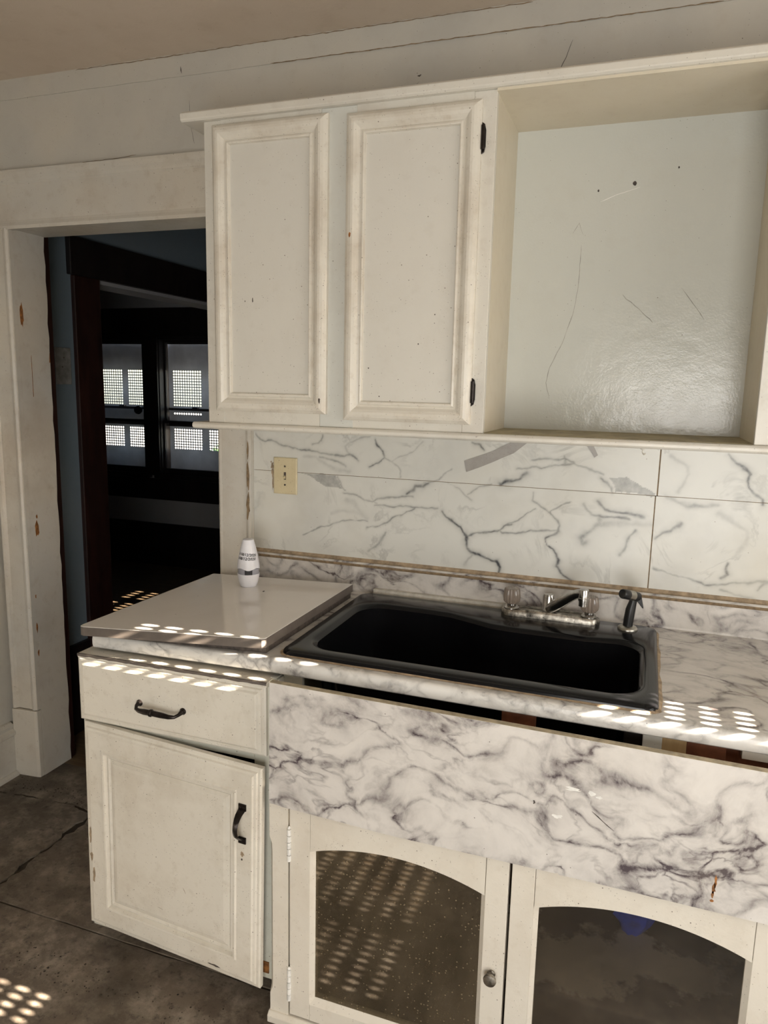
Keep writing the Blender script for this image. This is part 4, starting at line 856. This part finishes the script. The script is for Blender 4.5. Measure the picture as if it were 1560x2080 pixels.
# drawer
DR = [(0,0),(0,.010),(.004,.0125),(.008,.0125),(.0105,.0165),(.016,.0175),(.020,.0215),(.0235,.0225)]
dr = part_empty('drawer', (.167, BYF, .6716), bc)
fr, L = ringdoor(-.100, .4330, .6716, .8460, BYF, DR)
ob('edge_moulding', fr, MT['base'], dr); ob('front', MB().add(L, [(0,1,2,3)]), MT['base'], dr)
yh = BYF-.0225
hp = [(.0925,yh-.004,.7515),(.0935,yh-.014,.7500),(.0975,yh-.021,.7455),(.108,yh-.024,.7440),(.125,yh-.0255,.7445),(.148,yh-.026,.7450),(.172,yh-.0255,.7440),(.193,yh-.024,.7425),(.206,yh-.021,.7430),(.213,yh-.014,.7465),(.2165,yh-.004,.7510)]
hr = [.0065,.0042,.0042,.0055,.0072,.0070,.0070,.0055,.0042,.0042,.0065]
ob('handle', MB().tube(hp, hr, 12).lathe([(.0085,0),(.0085,.002),(.006,.005)], (.0925,yh,.7515), (0,-1,0), 14).lathe([(.0085,0),(.0085,.002),(.006,.005)], (.2165,yh,.7510), (0,-1,0), 14).tube([(.139,yh-.026,.7448),(.142,yh-.026,.7448),(.146,yh-.026,.7448),(.149,yh-.026,.7448)], [.0065,.0092,.0092,.0065], 14), MT['darkmetal'], dr, smooth=True, label='dark bronze bail handle')
# ajar door, built flat about its hinge edge then swung
dw, dz0, dz1 = .5290, .0935, .6690
DD = [(0,0),(0,.012),(.004,.0145),(.010,.0145),(.0125,.0185),(.018,.0195),(.0215,.0225),(.062,.0225),(.066,.0258),(.071,.0252),(.075,.0160),(.081,.0185),(.086,.0145),(.094,.0190),(.101,.0205)]
do = empty('door', (0,0,0)); do.parent = bc; do.location = Vector((-.0985, BYF-.001, 0))-bc.location
do.rotation_euler = (0, math.radians(1.0), math.radians(-3.2))
fr, L = ringdoor(0, dw, dz0, dz1, 0, DD)
ob('moulded_frame', fr, MT['base'], do, rel=False); ob('panel', MB().add(L, [(0,1,2,3)]), MT['base'], do, rel=False)
hx = .4835; z0h, z1h = .476, .574; y0 = -.0225
hm = MB()
for zc, s in ((z1h-.007, 1), (z0h+.007, -1)): hm.prism([(hx-.010, zc-.008), (hx+.010, zc-.008), (hx+.010, zc+.008), (hx-.010, zc+.008)], 'y', y0-.003, y0)
ring = []
for i in range(13):
    t = i/12; z = z0h+.012+(z1h-z0h-.024)*t; yy = y0-.002-.030*math.sin(PI*t)**.55; wdt = .0065+.0035*abs(2*t-1)**2
    ring.append([(hx-wdt, yy, z), (hx, yy-.0028, z), (hx+wdt, yy, z), (hx, yy+.0032, z)])
hm.loft(ring); 
for dx, zc in ((-.005, z1h-.006), (.005, z1h-.006), (0, z0h+.005)): hm.lathe([(.0026,0),(.0026,.0012),(.001,.002)], (hx+dx, y0-.003, zc), (0,-1,0), 8)
ob('handle', hm, MT['darkmetal'], do, rel=False, smooth=True, label='dark curved pull handle')
ob('nail_hole', MB().prism(blob(.482, .432, .0022, .0028, 9, .2, 3), 'y', -.0231, -.0224), MT['mark'], do, rel=False)
for k, (x, z, a, b) in enumerate(((.026,.245,.006,.018),(.020,.30,.004,.010),(.482,.445,.004,.006),(.018,.36,.0025,.02),(.40,.118,.018,.0025))):
    ob('rust_stain', MB().prism(blob(x, z, a, b, 14, .6, 60+k), 'y', -.0230, -.0224), MT['caulk'] if k < 4 else MT['mark'], do, rel=False, label='rusty stain on the door')
scr_ = [([(.05,.58),(.052,.555)],.0006), ([(.31,.30),(.318,.285)],.0008), ([(.23,.22),(.245,.218)],.0006)]

for k, (p, wd_) in enumerate(scr_): line_marks(p, wd_, -.0209, MT['grime'], do, 'scratch', 50+k, rel=False)
# ================================================================== sink base cabinet
sc_ = empty('sink_cabinet', (1.0, -.36, 0), 'cream sink base cabinet with arched glass doors under a marble apron', 'cabinet')
YS = -.682
# post with a stopped chamfer
def post_poly(c): return [(.4515+c, YS), (.5000, YS), (.5000, YS+.03), (.4515, YS+.03), (.4515, YS+min(c*1.2, .02))]
ob('post', MB().loft([[(x, y, z) for x, y in post_poly(c)] for c, z in ((.0005,.025),(.0005,.072),(.007,.090),(.008,.110),(.008,.450),(.007,.470),(.0005,.49),(.0005,.60))]), MT['lower'], sc_)
ob('post', MB().box(1.530, 1.590, YS, YS+.03, .025, .60), MT['lower'], sc_, bevel=.002)
ob('base_trim', MB().prism([(YS-.012,0),(YS-.012,.018),(YS-.004,.026),(YS+.02,.026),(YS+.02,0)], 'x', .449, 1.60), MT['lower'], sc_, bevel=.002)
def arch_door(x0, x1, px0, px1, pane_mat, knob_x, hinge_x, zb_, rise):
    d = part_empty('door', ((x0+x1)/2, YS, .03), sc_)
    zt, zspr, pb = .60, .4732, .0876
    ob('stile', MB().box(x0+.0012, px0-.0095, YS, YS+.019, .030, zt), MT['lower'], d, bevel=.0012)
    ob('stile', MB().box(px1+.0095, x1-.0012, YS, YS+.019, .030, zt), MT['lower'], d, bevel=.0012)
    n = 24; L = px1-px0+.019; R = ((L/2)**2+rise**2)/(2*rise); cx = (px0+px1)/2; czz = zspr+rise-R
    arc = [(px0-.0085+(L-.002)*i/n, czz+math.sqrt(max(0, R*R-(px0-.0085+(L-.002)*i/n-cx)**2))) for i in range(n+1)]
    tr = MB()
    for (a, b) in zip(arc, arc[1:]): tr.prism([a, b, (b[0], zt), (a[0], zt)], 'y', YS, YS+.019)
    ob('rail', tr, MT['lower'], d)
    ob('rail', MB().prism([(YS,.030),(YS,.072),(YS+.012,.0865),(YS+.019,.0865),(YS+.019,.030)], 'x', px0-.0085, px1+.0085), MT['lower'], d)
    for xx, s in ((px0, -1), (px1, 1)):
        ob('bevel_strip', MB().prism([(xx, YS+.012), (xx+s*.0095, YS), (xx+s*.0095, YS+.019), (xx, YS+.019)], 'z', .072, zspr+.004), MT['lower'], d)
    # glass: arched outline
    ap = [(px0-.004, pb-.004), (px1+.004, pb-.004)]+[(x, z+.004) for x, z in arc[::-1]]
    ob('glass_pane', MB().prism(ap, 'y', YS+.0125, YS+.0155), pane_mat, d)
    if knob_x:
        ob('knob', MB().lathe([(.0085,0),(.0085,.003),(.0060,.005),(.0060,.013),(.0075,.015),(.0130,.017),(.0142,.021),(.0130,.0245),(.006,.0262)], (knob_x, YS, .295), (0,-1,0), 24), MT['oldchrome'], d, smooth=True, label='tarnished round knob')
    if hinge_x:
        for za, zc in ((.4393,.5204), (.0711,.1543)):
            h = MB(); nn = 5
            for i in range(nn):
                a = za+(zc-za)*i/nn; b = za+(zc-za)*(i+1)/nn-.0015; h.tube([(hinge_x, YS-.003, a), (hinge_x, YS-.003, b)], .0052, 10)
            h.lathe([(.002,0),(.0042,.003),(.002,.007)], (hinge_x, YS-.003, zc-.001), (0,0,1), 10)
            ob('hinge', h, MT['scratchlight'], d, smooth=True, label='paint covered butt hinge')
    return d
arch_door(.5030, 1.0100, .5652, .9515, MT['dirtyglass'], .9835, .5040, .0876, .036)
arch_door(1.0135, 1.5285, 1.0721, 1.4605, MT['clearglass'], None, None, .0876, .040)
# apron board
ap = [(.4600,.8712),(.4570,.5787),(.4700,.5790),(.4900,.5768),(.5079,.5757),(.5400,.5752),(.585,.5738),(.6446,.5722),(.7143,.5692),(.7687,.5685),(1.035,.5700),(1.10,.5700),(1.106,.5722),(1.11,.5690),(1.1849,.5692),(1.60,.5658),(1.60,.8610),(1.4565,.8622)]
apn = part_empty('apron', (1.03, -.69, .57), sc_)
ob('apron_board', MB().prism(ap, 'y', -.6935, -.6825), MT['marble'], apn, label='marble laminate apron board')
ob('top_edge', MB().prism([(.4600,.8712),(1.4565,.8622),(1.60,.8610),(1.60,.8617),(1.4565,.8629),(.4600,.8719)], 'y', -.6937, -.6780), plain('raw_laminate_edge', (.42,.36,.25), .6, var=.2, scale=50), apn, label='raw beige top edge of the apron')
ob('backer', MB().prism([(.462,.8705),(1.60,.8603),(1.60,.600),(.462,.600)], 'y', -.6825, -.6785), MT['pine'], apn)
line_marks([(1.163,.720),(1.185,.703),(1.207,.688)], .0012, -.6938, MT['mark'], apn, 'scratch', 11)
for k, (x, z, a, b) in enumerate(((1.125,.758,.012,.004),(1.160,.757,.008,.004),(1.098,.694,.012,.0045),(1.175,.752,.006,.003))):
    ob('chipped_spot', MB().prism(blob(x, z, a, b, 12, .5, 80+k), 'y', -.6939, -.6934), MT['scratchlight'], apn, label='white chip in the laminate')
for k, (x, z, a, b) in enumerate(((1.392,.630,.0022,.011),(1.390,.615,.003,.010),(1.389,.602,.0022,.006),(1.388,.590,.003,.003),(1.052,.715,.0022,.004))):
    ob('dark_spot', MB().prism(blob(x, z, a, b, 10, .5, 90+k), 'y', -.6939, -.6934), MT['chip'] if k < 4 else MT['mark'], apn)
# carcass seen through the gap and panes
ob('shelf_floor', MB().box(.4540, 1.59, YS+.022, -.03, .045, .060), MT['peel'], sc_, label='peeling painted cabinet floor')
ob('back_panel', MB().box(.4540, 1.59, -.030, -.022, .06, .84), wood('stained_back_board', (.05,.035,.022), (.10,.07,.045), (4, 4, 20)), sc_)
ob('side_panel', MB().box(.4455, .4505, -.66, -.03, 0, .852), MT['cabgrey'], sc_)
ob('side_panel', MB().box(1.575, 1.590, -.65, -.03, 0, .85), MT['blackwood'], sc_)
ob('side_strip', MB().box(.4510, .4985, -.606, -.596, .62, .864), MT['cabgrey'], sc_, label='grey end strip behind the gap')
for (x0, x1, y0_, z0_, mt_) in ((.9635,1.034,-.605,.78,'redwood'), (1.210,1.2440,-.600,.78,'blackwood'), (1.2300,1.300,-.590,.79,'redwood'), (1.2455,1.2815,-.612,.826,'cabgrey'), (1.2820,1.3270,-.604,.76,'pine'), (1.3275,1.398,-.600,.77,'redwood'), (1.398,1.55,-.585,.77,'redwood'), (1.424,1.60,-.612,.842,'trim')):
    ob('wood_block', MB().box(x0, x1, y0_, y0_+.02, z0_, .8655), MT[mt_], sc_, bevel=.001)
# blue bag inside
rnd = random.Random(4); bgm = MB(); R = []
for k in range(9):
    t = k/8; R.append([(1.275+(.055*math.sin(PI*(.15+.75*t)))*math.cos(2*PI*i/16)*(1+.25*rnd.uniform(-1,1)), -.13+.045*math.sin(PI*(.15+.75*t))*math.sin(2*PI*i/16)*(1+.25*rnd.uniform(-1,1)), .0605+.20*t) for i in range(16)])
ob('blue_bag', bgm.loft(R), MT['blueplastic'], smooth=True, label='crumpled blue plastic bag inside the right sink cabinet door', cat='bag')
